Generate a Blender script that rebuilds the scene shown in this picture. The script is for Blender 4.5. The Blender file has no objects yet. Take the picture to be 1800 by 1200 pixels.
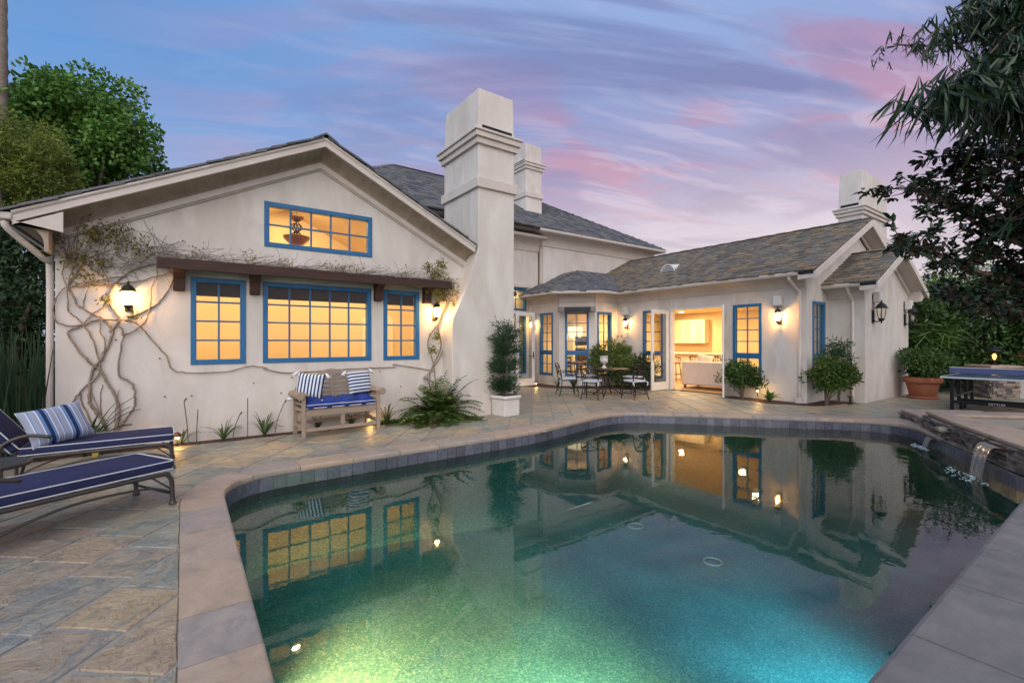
import bpy, bmesh, math, random
import numpy as np
from mathutils import Vector, Matrix
rnd = random.Random(7)
SC = bpy.context.scene
COL = SC.collection

# ------------------------------------------------------------------ camera, world, sun, exposure
AZ = math.atan2(1135, 810)                      # heading of the view, from the X axis of the house
FW = (math.cos(AZ), math.sin(AZ)); RT = (math.sin(AZ), -math.cos(AZ))
CAMH = 1.5
cam = bpy.data.cameras.new('camera'); cam_o = bpy.data.objects.new('camera', cam); COL.objects.link(cam_o)
cam_o.location = (0, 0, CAMH); cam_o.rotation_euler = (math.pi/2, 0, AZ - math.pi/2)
cam.sensor_width = 36; cam.lens = 16.2; cam.clip_start = 0.05; cam.clip_end = 3000
SC.camera = cam_o
SC.view_settings.view_transform = 'Standard'; SC.view_settings.look = 'None'
SC.view_settings.gamma = 1; SC.view_settings.use_curve_mapping = False
SC.view_settings.exposure = 0.18
SC.render.engine = 'CYCLES'
cy = SC.cycles
cy.use_denoising = True
cy.max_bounces = 10; cy.diffuse_bounces = 4; cy.glossy_bounces = 4; cy.transmission_bounces = 6
cy.transparent_max_bounces = 24; cy.sample_clamp_indirect = 6; cy.blur_glossy = 0.5
cy.caustics_reflective = False; cy.caustics_refractive = False

def ND(nt, t, **kw):
    n = nt.nodes.new('ShaderNode' + t)
    for k, v in kw.items():
        if k in ('operation', 'blend_type', 'data_type', 'vector_type', 'sky_type', 'noise_dimensions', 'feature', 'distance', 'mode', 'interpolation_type', 'use_clamp', 'noise_type', 'bands_direction', 'wave_type'): setattr(n, k, v)
        else: n.inputs[k].default_value = v
    return n
def ramp(nt, stops, interp='LINEAR'):
    r = nt.nodes.new('ShaderNodeValToRGB'); e = r.color_ramp.elements; r.color_ramp.interpolation = interp
    while len(e) < len(stops): e.new(0.5)
    for q, (p, c) in zip(e, stops):
        q.position = p; q.color = (c[0], c[1], c[2], 1) if not isinstance(c, (int, float)) else (c, c, c, 1)
    return r

world = bpy.data.worlds.new('World'); SC.world = world; world.use_nodes = True
def build_world():
    nt = world.node_tree; nt.nodes.clear(); L = nt.links.new
    out = ND(nt, 'OutputWorld'); bg = ND(nt, 'Background', Strength=1.0); L(bg.outputs[0], out.inputs[0])
    tc = ND(nt, 'TexCoord'); sep = ND(nt, 'SeparateXYZ'); L(tc.outputs['Generated'], sep.inputs[0])
    # dusk sky: pale lavender low down, blue overhead
    base = ramp(nt, [(0.0, (.72, .62, .66)), (.20, (.74, .66, .72)), (.31, (.46, .42, .60)), (.43, (.31, .36, .62)), (.56, (.29, .41, .71)), (1, (.33, .41, .58))])
    L(sep.outputs['Z'], base.inputs[0])
    # bluer toward the house's left, pinker toward its right (distance from the afterglow)
    dl = ND(nt, 'VectorMath', operation='DOT_PRODUCT'); L(tc.outputs['Generated'], dl.inputs[0]); dl.inputs[1].default_value = (RT[0], RT[1], 0)
    az = ND(nt, 'MapRange', **{'From Min': -.62, 'From Max': .12}); L(dl.outputs['Value'], az.inputs['Value'])
    blue = ramp(nt, [(0.0, (.50, .54, .70)), (.2, (.38, .46, .72)), (.36, (.17, .35, .68)), (.5, (.115, .30, .645)), (1, (.20, .34, .62))]); L(sep.outputs['Z'], blue.inputs[0])
    m0 = ND(nt, 'Mix', data_type='RGBA'); L(az.outputs[0], m0.inputs['Factor']); L(blue.outputs[0], m0.inputs['A']); L(base.outputs[0], m0.inputs['B'])
    # streaky high cloud on a flat layer
    zz = ND(nt, 'Math', operation='MAXIMUM'); L(sep.outputs['Z'], zz.inputs[0]); zz.inputs[1].default_value = 0.0
    za = ND(nt, 'Math', operation='ADD'); L(zz.outputs[0], za.inputs[0]); za.inputs[1].default_value = .16
    dv = ND(nt, 'VectorMath', operation='DIVIDE'); L(tc.outputs['Generated'], dv.inputs[0])
    cb = ND(nt, 'CombineXYZ'); [L(za.outputs[0], cb.inputs[i]) for i in range(3)]; L(cb.outputs[0], dv.inputs[1])
    def layer(scale, rot, det, dist):
        m0_ = ND(nt, 'Mapping'); m0_.inputs['Rotation'].default_value = (0, 0, rot); L(dv.outputs[0], m0_.inputs[0])
        mp = ND(nt, 'Mapping'); mp.inputs['Scale'].default_value = scale; L(m0_.outputs[0], mp.inputs[0])
        no = ND(nt, 'TexNoise', Scale=1.0, Detail=det, Roughness=.55, Distortion=dist); L(mp.outputs[0], no.inputs['Vector'])
        return no
    n1 = layer((1.0, 3.4, 0), -AZ + math.pi/2 - .22, 9, .8)
    n2 = layer((1.9, 7.5, 0), -AZ + math.pi/2 - .28, 10, 1.1)
    n3 = layer((.75, 2.3, 0), -AZ + math.pi/2 - .15, 8, .8)
    c1 = ramp(nt, [(.47, 0), (.60, 1)], 'EASE'); L(n1.outputs[0], c1.inputs[0])
    c2 = ramp(nt, [(.48, 0), (.62, 1)], 'EASE'); L(n2.outputs[0], c2.inputs[0])
    fa = ND(nt, 'Math', operation='MULTIPLY'); L(c1.outputs[0], fa.inputs[0])
    azf = ND(nt, 'MapRange', **{'To Min': .04, 'To Max': .92}); L(az.outputs[0], azf.inputs['Value']); L(azf.outputs[0], fa.inputs[1])
    ccol = ramp(nt, [(0.0, (.80, .68, .72)), (.20, (.70, .55, .63)), (.32, (.58, .35, .46)), (.44, (.44, .285, .45)), (.56, (.32, .30, .52)), (.7, (.27, .29, .50)), (1, (.22, .25, .45))]); L(sep.outputs['Z'], ccol.inputs[0])
    m1 = ND(nt, 'Mix', data_type='RGBA'); L(fa.outputs[0], m1.inputs['Factor']); L(m0.outputs['Result'], m1.inputs['A']); L(ccol.outputs[0], m1.inputs['B'])
    fb = ND(nt, 'Math', operation='MULTIPLY'); L(c2.outputs[0], fb.inputs[0]); L(azf.outputs[0], fb.inputs[1])
    fb2 = ND(nt, 'Math', operation='MULTIPLY'); L(fb.outputs[0], fb2.inputs[0]); fb2.inputs[1].default_value = .5
    wcol = ramp(nt, [(0.0, (.88, .78, .80)), (.3, (.74, .62, .72)), (.45, (.48, .48, .70)), (.6, (.40, .48, .74)), (1, (.3, .36, .6))]); L(sep.outputs['Z'], wcol.inputs[0])
    m2 = ND(nt, 'Mix', data_type='RGBA'); L(fb2.outputs[0], m2.inputs['Factor']); L(m1.outputs['Result'], m2.inputs['A']); L(wcol.outputs[0], m2.inputs['B'])
    c3 = ramp(nt, [(.43, 0), (.57, .9)], 'EASE'); L(n3.outputs[0], c3.inputs[0])
    dcol = ramp(nt, [(0.0, (.72, .64, .68)), (.22, (.58, .50, .60)), (.33, (.36, .31, .49)), (.42, (.22, .235, .45)), (.6, (.17, .225, .46)), (1, (.16, .22, .42))]); L(sep.outputs['Z'], dcol.inputs[0])
    f3 = ND(nt, 'Math', operation='MULTIPLY'); L(c3.outputs[0], f3.inputs[0]); L(azf.outputs[0], f3.inputs[1])
    m3 = ND(nt, 'Mix', data_type='RGBA'); L(f3.outputs[0], m3.inputs['Factor']); L(m2.outputs['Result'], m3.inputs['A']); L(dcol.outputs[0], m3.inputs['B'])
    L(m3.outputs['Result'], bg.inputs['Color'])
build_world()
SKY_GAIN = .93
world.node_tree.nodes['Background'].inputs['Strength'].default_value = SKY_GAIN
# the after-glow behind the photographer's right shoulder: a very wide, soft sun
sun = bpy.data.lights.new('sun', 'SUN'); sun.energy = 2.6; sun.angle = math.radians(80); sun.color = (1.0, .94, .865)
sun_o = bpy.data.objects.new('sun', sun); COL.objects.link(sun_o)
sd = Vector((.50, .62, -.52)).normalized()      # direction the light travels
sun_o.rotation_euler = sd.to_track_quat('-Z', 'Y').to_euler(); sun_o.location = (-5, -20, 25)

# ------------------------------------------------------------------ pixel helpers (photograph 1800 x 1200)
def ray(x, y):
    r = (x - 900.)/810; u = (600. - y)/810
    return (FW[0] + r*RT[0], FW[1] + r*RT[1], u)
def gp(x, y, z=0):
    v = ray(x, y); t = (z - CAMH)/v[2]; return Vector((v[0]*t, v[1]*t, z))
def pyp(x, y, Y):
    v = ray(x, y); t = Y/v[1]; return Vector((v[0]*t, Y, CAMH + v[2]*t))
def pxp(x, y, X):
    v = ray(x, y); t = X/v[0]; return Vector((X, v[1]*t, CAMH + v[2]*t))
def pdp(x, y, d):
    v = ray(x, y); return Vector((v[0]*d, v[1]*d, CAMH + v[2]*d))

# ------------------------------------------------------------------ mesh and object helpers
class MB:
    def __init__(s): s.v = []; s.f = []
    def add(s, vs, fs):
        o = len(s.v); s.v += [tuple(p) for p in vs]; s.f += [tuple(i + o for i in f) for f in fs]; return s
    BOXF = [(0, 3, 2, 1), (4, 5, 6, 7), (0, 1, 5, 4), (1, 2, 6, 5), (2, 3, 7, 6), (3, 0, 4, 7)]
    def box(s, x0, x1, y0, y1, z0, z1):
        return s.add([(x0, y0, z0), (x1, y0, z0), (x1, y1, z0), (x0, y1, z0), (x0, y0, z1), (x1, y0, z1), (x1, y1, z1), (x0, y1, z1)], s.BOXF)
    def hexa(s, p8): return s.add(p8, s.BOXF)
    def obox(s, c, hx, hy, hz, M=None):
        M = M or Matrix.Identity(3); c = Vector(c)
        P = [c + M @ Vector((x*hx, y*hy, z*hz)) for z in (-1, 1) for x, y in ((-1, -1), (1, -1), (1, 1), (-1, 1))]
        return s.add(P, s.BOXF)
    def bar(s, a, b, w, h, up=(0, 0, 1)):
        a = Vector(a); b = Vector(b); d = (b - a); ln = d.length; d.normalize(); up = Vector(up)
        if abs(d.dot(up)) > .98: up = Vector((1, 0, 0))
        sd_ = d.cross(up).normalized(); u2 = sd_.cross(d)
        M = Matrix((sd_, d, u2)).transposed()
        return s.obox((a + b)/2, w/2, ln/2, h/2, M)
    def prism(s, poly, z0, z1):
        n = len(poly)
        return s.add([(x, y, z0) for x, y in poly] + [(x, y, z1) for x, y in poly],
                     [tuple(range(n))[::-1], tuple(range(n, 2*n))] + [(i, (i+1) % n, n + (i+1) % n, n + i) for i in range(n)])
    def extr(s, poly3, vec):
        n = len(poly3); v = Vector(vec); P = [Vector(p) for p in poly3]
        return s.add(P + [p + v for p in P], [tuple(range(n))[::-1], tuple(range(n, 2*n))] + [(i, (i+1) % n, n + (i+1) % n, n + i) for i in range(n)])
    def tube(s, pts, r, n=6, cap=True):
        pts = [Vector(p) for p in pts]; k = len(pts); rs = r if isinstance(r, (list, tuple)) else [r]*k
        o = len(s.v); prev = None
        for i, p in enumerate(pts):
            d = (pts[min(i+1, k-1)] - pts[max(i-1, 0)])
            if d.length < 1e-9: d = Vector((0, 0, 1))
            d.normalize()
            if prev is None:
                a = Vector((0, 0, 1)) if abs(d.z) < .9 else Vector((1, 0, 0)); x = d.cross(a).normalized()
            else:
                x = (prev - d*prev.dot(d))
                if x.length < 1e-6: x = d.orthogonal()
                x.normalize()
            prev = x; y = d.cross(x)
            for j in range(n):
                t = 2*math.pi*j/n; s.v.append(tuple(p + (x*math.cos(t) + y*math.sin(t))*rs[i]))
        for i in range(k-1):
            for j in range(n): s.f.append((o+i*n+j, o+i*n+(j+1) % n, o+(i+1)*n+(j+1) % n, o+(i+1)*n+j))
        if cap: s.f.append(tuple(o+j for j in range(n))[::-1]); s.f.append(tuple(o+(k-1)*n+j for j in range(n)))
        return s
    def lathe(s, prof, n=16, c=(0, 0, 0), a0=0.0, sq=None):
        o = len(s.v); k = len(prof)
        for r, z in prof:
            for j in range(n):
                t = a0 + 2*math.pi*j/n; s.v.append((c[0]+r*math.cos(t), c[1]+r*math.sin(t), c[2]+z))
        for i in range(k-1):
            for j in range(n): s.f.append((o+i*n+j, o+i*n+(j+1) % n, o+(i+1)*n+(j+1) % n, o+(i+1)*n+j))
        s.f.append(tuple(o+j for j in range(n))[::-1]); s.f.append(tuple(o+(k-1)*n+j for j in range(n)))
        return s
    def build(s, name, mat, parent=None, smooth=False, bevel=0.0, seg=2, sub=0):
        me = bpy.data.meshes.new(name); me.from_pydata(s.v, [], s.f); me.update()
        return mkobj(name, me, mat, parent, smooth, bevel, seg, sub)
def mkobj(name, me, mat, parent=None, smooth=False, bevel=0.0, seg=2, sub=0):
    o = bpy.data.objects.new(name, me); COL.objects.link(o)
    if mat is not None and not me.materials: me.materials.append(mat)
    if parent is not None: o.parent = parent
    if smooth:
        me.polygons.foreach_set('use_smooth', [True]*len(me.polygons))
    if bevel:
        m = o.modifiers.new('bevel', 'BEVEL'); m.width = bevel; m.segments = seg; m.limit_method = 'ANGLE'; m.angle_limit = math.radians(40)
    if sub:
        m = o.modifiers.new('sub', 'SUBSURF'); m.levels = sub; m.render_levels = sub
    return o
def tag(o, label=None, cat=None, group=None, kind=None):
    if label: o['label'] = label
    if cat: o['category'] = cat
    if group: o['group'] = group
    if kind: o['kind'] = kind
    return o
def thing(name, label, cat, loc=(0, 0, 0), rz=0, group=None):
    o = bpy.data.objects.new(name, None); COL.objects.link(o); o.empty_display_size = .1
    o.location = loc; o.rotation_euler = (0, 0, rz)
    return tag(o, label, cat, group)
def copy_tree(o, parent=None):
    c = o.copy(); COL.objects.link(c)
    if parent is not None: c.parent = parent
    for ch in list(o.children): copy_tree(ch, c)
    return c
def point_light(name, loc, power, color, radius=.05, parent=None):
    l = bpy.data.lights.new(name, 'POINT'); l.energy = power; l.color = color; l.shadow_soft_size = radius
    o = bpy.data.objects.new(name, l); COL.objects.link(o); o.location = loc
    if parent is not None: o.parent = parent
    return o
def smooth_path(pts, k=5):
    P = [Vector(p) for p in pts]; out = []
    for i in range(len(P)-1):
        p0 = P[max(i-1, 0)]; p1 = P[i]; p2 = P[i+1]; p3 = P[min(i+2, len(P)-1)]
        for j in range(k):
            t = j/k
            out.append(.5*((2*p1) + (p2-p0)*t + (2*p0-5*p1+4*p2-p3)*t*t + (3*p1-p0-3*p2+p3)*t**3))
    out.append(P[-1]); return out

# ------------------------------------------------------------------ materials
def pmat(name, col, rough=.6, c2=None, scale=3.0, c3=None, scale3=.6, bump=0.0, bscale=40.0, rand=0.0, hue=0.0, metal=0.0, spec=.5, det=5, island=False, stretch=None, coord='pos', dist=0.0, sheen=0):
    m = bpy.data.materials.new(name); m.use_nodes = True; nt = m.node_tree; L = nt.links.new
    b = nt.nodes['Principled BSDF']; b.inputs['Roughness'].default_value = rough; b.inputs['Metallic'].default_value = metal
    b.inputs['Specular IOR Level'].default_value = spec
    if sheen: b.inputs['Sheen Weight'].default_value = sheen
    if coord == 'pos': src = ND(nt, 'NewGeometry').outputs['Position']
    else: src = ND(nt, 'TexCoord').outputs['Object']
    if stretch:
        mp = ND(nt, 'Mapping'); mp.inputs['Scale'].default_value = stretch; L(src, mp.inputs[0]); src = mp.outputs[0]
    cur = ND(nt, 'RGB'); cur.outputs[0].default_value = (*col, 1); cur = cur.outputs[0]
    def mixc(f, a, bcol):
        x = ND(nt, 'Mix', data_type='RGBA'); L(f, x.inputs['Factor']); L(a, x.inputs['A']); x.inputs['B'].default_value = (*bcol, 1); return x.outputs['Result']
    if c2:
        n = ND(nt, 'TexNoise', Scale=scale, Detail=det, Roughness=.6, Distortion=dist); L(src, n.inputs['Vector'])
        r = ramp(nt, [(.35, 0), (.68, 1)]); L(n.outputs[0], r.inputs[0]); cur = mixc(r.outputs[0], cur, c2)
    if c3:
        n = ND(nt, 'TexNoise', Scale=scale3, Detail=4, Roughness=.6, Distortion=dist); L(src, n.inputs['Vector'])
        r = ramp(nt, [(.42, 0), (.70, 1)]); L(n.outputs[0], r.inputs[0]); cur = mixc(r.outputs[0], cur, c3)
    if rand or hue:
        rs = ND(nt, 'NewGeometry').outputs['Random Per Island'] if island else ND(nt, 'ObjectInfo').outputs['Random']
        h = ND(nt, 'HueSaturation'); L(cur, h.inputs['Color'])
        v = ND(nt, 'MapRange', **{'To Min': 1-rand, 'To Max': 1+rand}); L(rs, v.inputs['Value']); L(v.outputs[0], h.inputs['Value'])
        if hue:
            w = ND(nt, 'Math', operation='MULTIPLY'); L(rs, w.inputs[0]); w.inputs[1].default_value = 7.31
            w2 = ND(nt, 'Math', operation='FRACT'); L(w.outputs[0], w2.inputs[0])
            hh = ND(nt, 'MapRange', **{'To Min': .5-hue, 'To Max': .5+hue}); L(w2.outputs[0], hh.inputs['Value']); L(hh.outputs[0], h.inputs['Hue'])
        cur = h.outputs['Color']
    L(cur, b.inputs['Base Color'])
    if bump:
        n = ND(nt, 'TexNoise', Scale=bscale, Detail=6, Roughness=.6); L(src, n.inputs['Vector'])
        bp = ND(nt, 'Bump', Strength=bump, Distance=.02); L(n.outputs[0], bp.inputs['Height']); L(bp.outputs[0], b.inputs['Normal'])
    m['b'] = 1
    return m
def palette_mat(name, cols, rough, island=True, nscale=6.0, namp=.3, bump=.3, bscale=30., spec=.4, veins=None, cleft=0.0):
    """each piece takes one colour of a palette, with mottling"""
    m = bpy.data.materials.new(name); m.use_nodes = True; nt = m.node_tree; L = nt.links.new
    b = nt.nodes['Principled BSDF']; b.inputs['Roughness'].default_value = rough; b.inputs['Specular IOR Level'].default_value = spec
    oi = ND(nt, 'ObjectInfo').outputs['Random']; g = ND(nt, 'NewGeometry')
    a = ND(nt, 'Math', operation='ADD'); L(oi, a.inputs[0])
    if island: L(g.outputs['Random Per Island'], a.inputs[1])
    else: a.inputs[1].default_value = 0
    fr = ND(nt, 'Math', operation='FRACT'); L(a.outputs[0], fr.inputs[0])
    r = ramp(nt, [(i/len(cols), c) for i, c in enumerate(cols)], 'CONSTANT'); L(fr.outputs[0], r.inputs[0])
    n = ND(nt, 'TexNoise', Scale=nscale, Detail=8, Roughness=.65, Distortion=.8); L(g.outputs['Position'], n.inputs['Vector'])
    mr = ND(nt, 'MapRange', **{'From Min': .25, 'From Max': .75, 'To Min': 1-namp, 'To Max': 1+namp}); L(n.outputs[0], mr.inputs['Value'])
    h = ND(nt, 'HueSaturation'); L(r.outputs[0], h.inputs['Color']); L(mr.outputs[0], h.inputs['Value'])
    cur = h.outputs[0]
    if veins:
        n2 = ND(nt, 'TexNoise', Scale=nscale*.45, Detail=6, Roughness=.6, Distortion=1.6); L(g.outputs['Position'], n2.inputs['Vector'])
        for lo, hi, c, am in veins:
            rr = ramp(nt, [(lo, 0), ((lo+hi)/2, am), (hi, 0)]); L(n2.outputs[0], rr.inputs[0])
            x = ND(nt, 'Mix', data_type='RGBA'); L(rr.outputs[0], x.inputs['Factor']); L(cur, x.inputs['A']); x.inputs['B'].default_value = (*c, 1); cur = x.outputs['Result']
    L(cur, b.inputs['Base Color'])
    nb = ND(nt, 'TexNoise', Scale=bscale, Detail=7, Roughness=.65); L(g.outputs['Position'], nb.inputs['Vector'])
    hgt_ = nb.outputs[0]
    if cleft:      # thin sheets split off the face of the stone
        fl = ramp(nt, [(.44, 0), (.455, .5), (.56, .5), (.575, 1)]); L(n2.outputs[0], fl.inputs[0])
        ad = ND(nt, 'Math', operation='MULTIPLY_ADD'); L(fl.outputs[0], ad.inputs[0]); ad.inputs[1].default_value = cleft; L(nb.outputs[0], ad.inputs[2]); hgt_ = ad.outputs[0]
    bp = ND(nt, 'Bump', Strength=bump, Distance=.02 if not cleft else .03); L(hgt_, bp.inputs['Height']); L(bp.outputs[0], b.inputs['Normal'])
    return m
def glass_mat(name, tint=(.93, .96, .95), ior=1.45, rough=0.0):
    m = bpy.data.materials.new(name); m.use_nodes = True; nt = m.node_tree; nt.nodes.clear(); L = nt.links.new
    out = ND(nt, 'OutputMaterial'); mx = ND(nt, 'MixShader'); t = ND(nt, 'BsdfTransparent'); t.inputs[0].default_value = (*tint, 1)
    g = ND(nt, 'BsdfGlossy', Roughness=rough); fr = ND(nt, 'Fresnel', IOR=ior)
    ge = ND(nt, 'NewGeometry'); mi = ND(nt, 'MapRange', **{'To Min': ior, 'To Max': 1/ior}); L(ge.outputs['Backfacing'], mi.inputs['Value']); L(mi.outputs[0], fr.inputs['IOR'])   # thin pane: the same at both faces
    L(fr.outputs[0], mx.inputs[0]); L(t.outputs[0], mx.inputs[1]); L(g.outputs[0], mx.inputs[2]); L(mx.outputs[0], out.inputs[0])
    return m
def emit_mat(name, col, s):
    m = bpy.data.materials.new(name); m.use_nodes = True; nt = m.node_tree; nt.nodes.clear()
    out = ND(nt, 'OutputMaterial'); e = ND(nt, 'Emission', Strength=s); e.inputs[0].default_value = (*col, 1); nt.links.new(e.outputs[0], out.inputs[0]); return m
def stripe_mat(name, bands, period, axis=0, rough=.85):
    """woven stripes along one object axis; bands = [(start, colour), ...] over one period"""
    m = bpy.data.materials.new(name); m.use_nodes = True; nt = m.node_tree; L = nt.links.new
    b = nt.nodes['Principled BSDF']; b.inputs['Roughness'].default_value = rough; b.inputs['Specular IOR Level'].default_value = .2
    tc = ND(nt, 'TexCoord'); sp = ND(nt, 'SeparateXYZ'); L(tc.outputs['Object'], sp.inputs[0])
    d = ND(nt, 'Math', operation='DIVIDE'); L(sp.outputs[axis], d.inputs[0]); d.inputs[1].default_value = period
    f = ND(nt, 'Math', operation='FRACT'); L(d.outputs[0], f.inputs[0])
    r = ramp(nt, bands, 'CONSTANT'); L(f.outputs[0], r.inputs[0]); L(r.outputs[0], b.inputs['Base Color'])
    n = ND(nt, 'TexNoise', Scale=160., Detail=2); L(tc.outputs['Object'], n.inputs['Vector'])
    bp = ND(nt, 'Bump', Strength=.15, Distance=.01); L(n.outputs[0], bp.inputs['Height']); L(bp.outputs[0], b.inputs['Normal'])
    return m
def leaf_mat(name, col, col2, rough=.5, trans=.25, spec=.4):
    m = bpy.data.materials.new(name); m.use_nodes = True; nt = m.node_tree; nt.nodes.clear(); L = nt.links.new
    out = ND(nt, 'OutputMaterial'); b = ND(nt, 'BsdfPrincipled', Roughness=rough); b.inputs['Specular IOR Level'].default_value = spec
    g = ND(nt, 'NewGeometry'); x = ND(nt, 'Mix', data_type='RGBA'); L(g.outputs['Random Per Island'], x.inputs['Factor'])
    x.inputs['A'].default_value = (*col, 1); x.inputs['B'].default_value = (*col2, 1)
    n = ND(nt, 'TexNoise', Scale=1.6, Detail=3); L(g.outputs['Position'], n.inputs['Vector'])
    mr = ND(nt, 'MapRange', **{'From Min': .3, 'From Max': .7, 'To Min': .65, 'To Max': 1.35}); L(n.outputs[0], mr.inputs['Value'])
    h = ND(nt, 'HueSaturation'); L(x.outputs['Result'], h.inputs['Color']); L(mr.outputs[0], h.inputs['Value'])
    L(h.outputs[0], b.inputs['Base Color'])
    t = ND(nt, 'BsdfTranslucent'); L(h.outputs[0], t.inputs[0]); mx = ND(nt, 'MixShader'); mx.inputs[0].default_value = trans
    L(b.outputs[0], mx.inputs[1]); L(t.outputs[0], mx.inputs[2]); L(mx.outputs[0], out.inputs[0]); return m

M = {}
M['stucco'] = pmat('stucco', (.65, .60, .545), .9, c2=(.57, .515, .455), scale=1.1, c3=(.71, .665, .61), scale3=2.6, bump=.16, bscale=55, spec=.2, stretch=(1, 1, .42), dist=.6)
M['trim'] = pmat('trim', (.65, .585, .53), .75, c2=(.57, .505, .45), scale=2.5, bump=.05, bscale=50, spec=.3)
M['cove'] = pmat('cove_plaster', (.33, .255, .195), .85, c2=(.43, .35, .28), scale=9, bump=.05, bscale=50, spec=.2, stretch=(1, .3, .3))  # streak-stained tan, with the cove's deeper shade put into the colour
M['blue'] = pmat('blue_paint', (.014, .125, .29), .45, c2=(.02, .15, .33), scale=6)
M['white'] = pmat('white_paint', (.74, .72, .69), .4, c2=(.68, .66, .63), scale=4)
M['glass'] = glass_mat('window_glass', ior=1.38)
M['lamp_glass'] = glass_mat('lamp_glass', (.97, .93, .86), 1.35, .05)
def frost():
    m = bpy.data.materials.new('frosted_lamp_glass'); m.use_nodes = True; nt = m.node_tree; nt.nodes.clear(); L = nt.links.new
    out = ND(nt, 'OutputMaterial'); mx = ND(nt, 'MixShader'); mx.inputs[0].default_value = .45; t = ND(nt, 'BsdfTransparent'); t.inputs[0].default_value = (.97, .92, .84, 1)
    d = ND(nt, 'BsdfTranslucent'); d.inputs[0].default_value = (.9, .85, .75, 1); L(t.outputs[0], mx.inputs[1]); L(d.outputs[0], mx.inputs[2]); L(mx.outputs[0], out.inputs[0]); return m
M['frost'] = frost()
M['shingle'] = palette_mat('roof_shingle', [(.155, .132, .10), (.215, .182, .14), (.165, .15, .128), (.25, .18, .105), (.12, .105, .085), (.26, .19, .115), (.18, .148, .112), (.195, .18, .155), (.14, .12, .098)], .8, nscale=9, namp=.35, bump=.4, bscale=45)
M['slateb'] = palette_mat('blue_slate', [(.105, .115, .125), (.15, .155, .16), (.12, .125, .13), (.17, .168, .165), (.085, .092, .10), (.17, .155, .145)], .75, nscale=9, namp=.3, bump=.4, bscale=45)
M['underlay'] = pmat('roof_underlay', (.05, .05, .055), .9)
M['flag'] = palette_mat('flagstone', [(.27, .285, .235), (.38, .33, .23), (.29, .29, .25), (.42, .33, .21), (.25, .275, .235), (.34, .29, .225), (.305, .315, .26), (.40, .31, .21), (.28, .29, .265), (.33, .275, .22)], .40, island=False, nscale=7, namp=.34, bump=.9, bscale=16, spec=.5, cleft=.55, veins=[(.40, .52, (.42, .31, .19), .65), (.56, .68, (.16, .19, .18), .65), (.28, .36, (.36, .25, .20), .5)])
M['flagfield'] = palette_mat('flagstone_field', [(.27, .285, .235), (.38, .33, .23), (.29, .29, .25), (.42, .33, .21), (.25, .275, .235), (.34, .29, .225), (.305, .315, .26), (.40, .31, .21), (.28, .29, .265), (.33, .275, .22)], .40, island=True, nscale=7, namp=.34, bump=.9, bscale=16, spec=.5, cleft=.55, veins=[(.40, .52, (.42, .31, .19), .65), (.56, .68, (.16, .19, .18), .65), (.28, .36, (.36, .25, .20), .5)])
M['mortar'] = pmat('mortar', (.27, .255, .235), .95, c2=(.33, .31, .28), scale=8, bump=.3, bscale=60)
M['coping'] = palette_mat('coping_stone', [(.41, .31, .235), (.36, .29, .235), (.43, .32, .225), (.32, .275, .24), (.40, .30, .22), (.34, .285, .24)], .75, island=False, nscale=4, namp=.22, bump=.35, bscale=28, veins=[(.42, .54, (.44, .35, .27), .45), (.58, .70, (.24, .22, .21), .5)])
M['slab'] = pmat('concrete_slab', (.185, .172, .165), .85, c2=(.145, .138, .135), scale=2.2, c3=(.215, .20, .19), scale3=5, bump=.2, bscale=45, rand=.06)
M['wtile'] = pmat('waterline_tile', (.085, .09, .115), .25, c2=(.14, .14, .17), scale=20, rand=.3, hue=.02)
M['grout'] = pmat('tile_grout', (.16, .155, .16), .9)
def pebble():
    m = bpy.data.materials.new('pool_pebble'); m.use_nodes = True; nt = m.node_tree; L = nt.links.new; b = nt.nodes['Principled BSDF']; b.inputs['Roughness'].default_value = .7
    g = ND(nt, 'NewGeometry'); v = ND(nt, 'TexVoronoi', Scale=80.); L(g.outputs['Position'], v.inputs['Vector'])
    sp = ND(nt, 'SeparateColor'); L(v.outputs['Color'], sp.inputs[0])
    r = ramp(nt, [(0, (.06, .155, .165)), (.3, (.085, .21, .215)), (.6, (.115, .26, .255)), (.85, (.155, .30, .275)), (.96, (.28, .39, .34))]); L(sp.outputs[0], r.inputs[0])
    n = ND(nt, 'TexNoise', Scale=.9, Detail=4); L(g.outputs['Position'], n.inputs['Vector'])
    mr = ND(nt, 'MapRange', **{'From Min': .3, 'From Max': .7, 'To Min': .7, 'To Max': 1.25}); L(n.outputs[0], mr.inputs['Value'])
    h = ND(nt, 'HueSaturation'); L(r.outputs[0], h.inputs['Color']); L(mr.outputs[0], h.inputs['Value']); L(h.outputs[0], b.inputs['Base Color'])
    return m
M['pebble'] = pebble()
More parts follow.
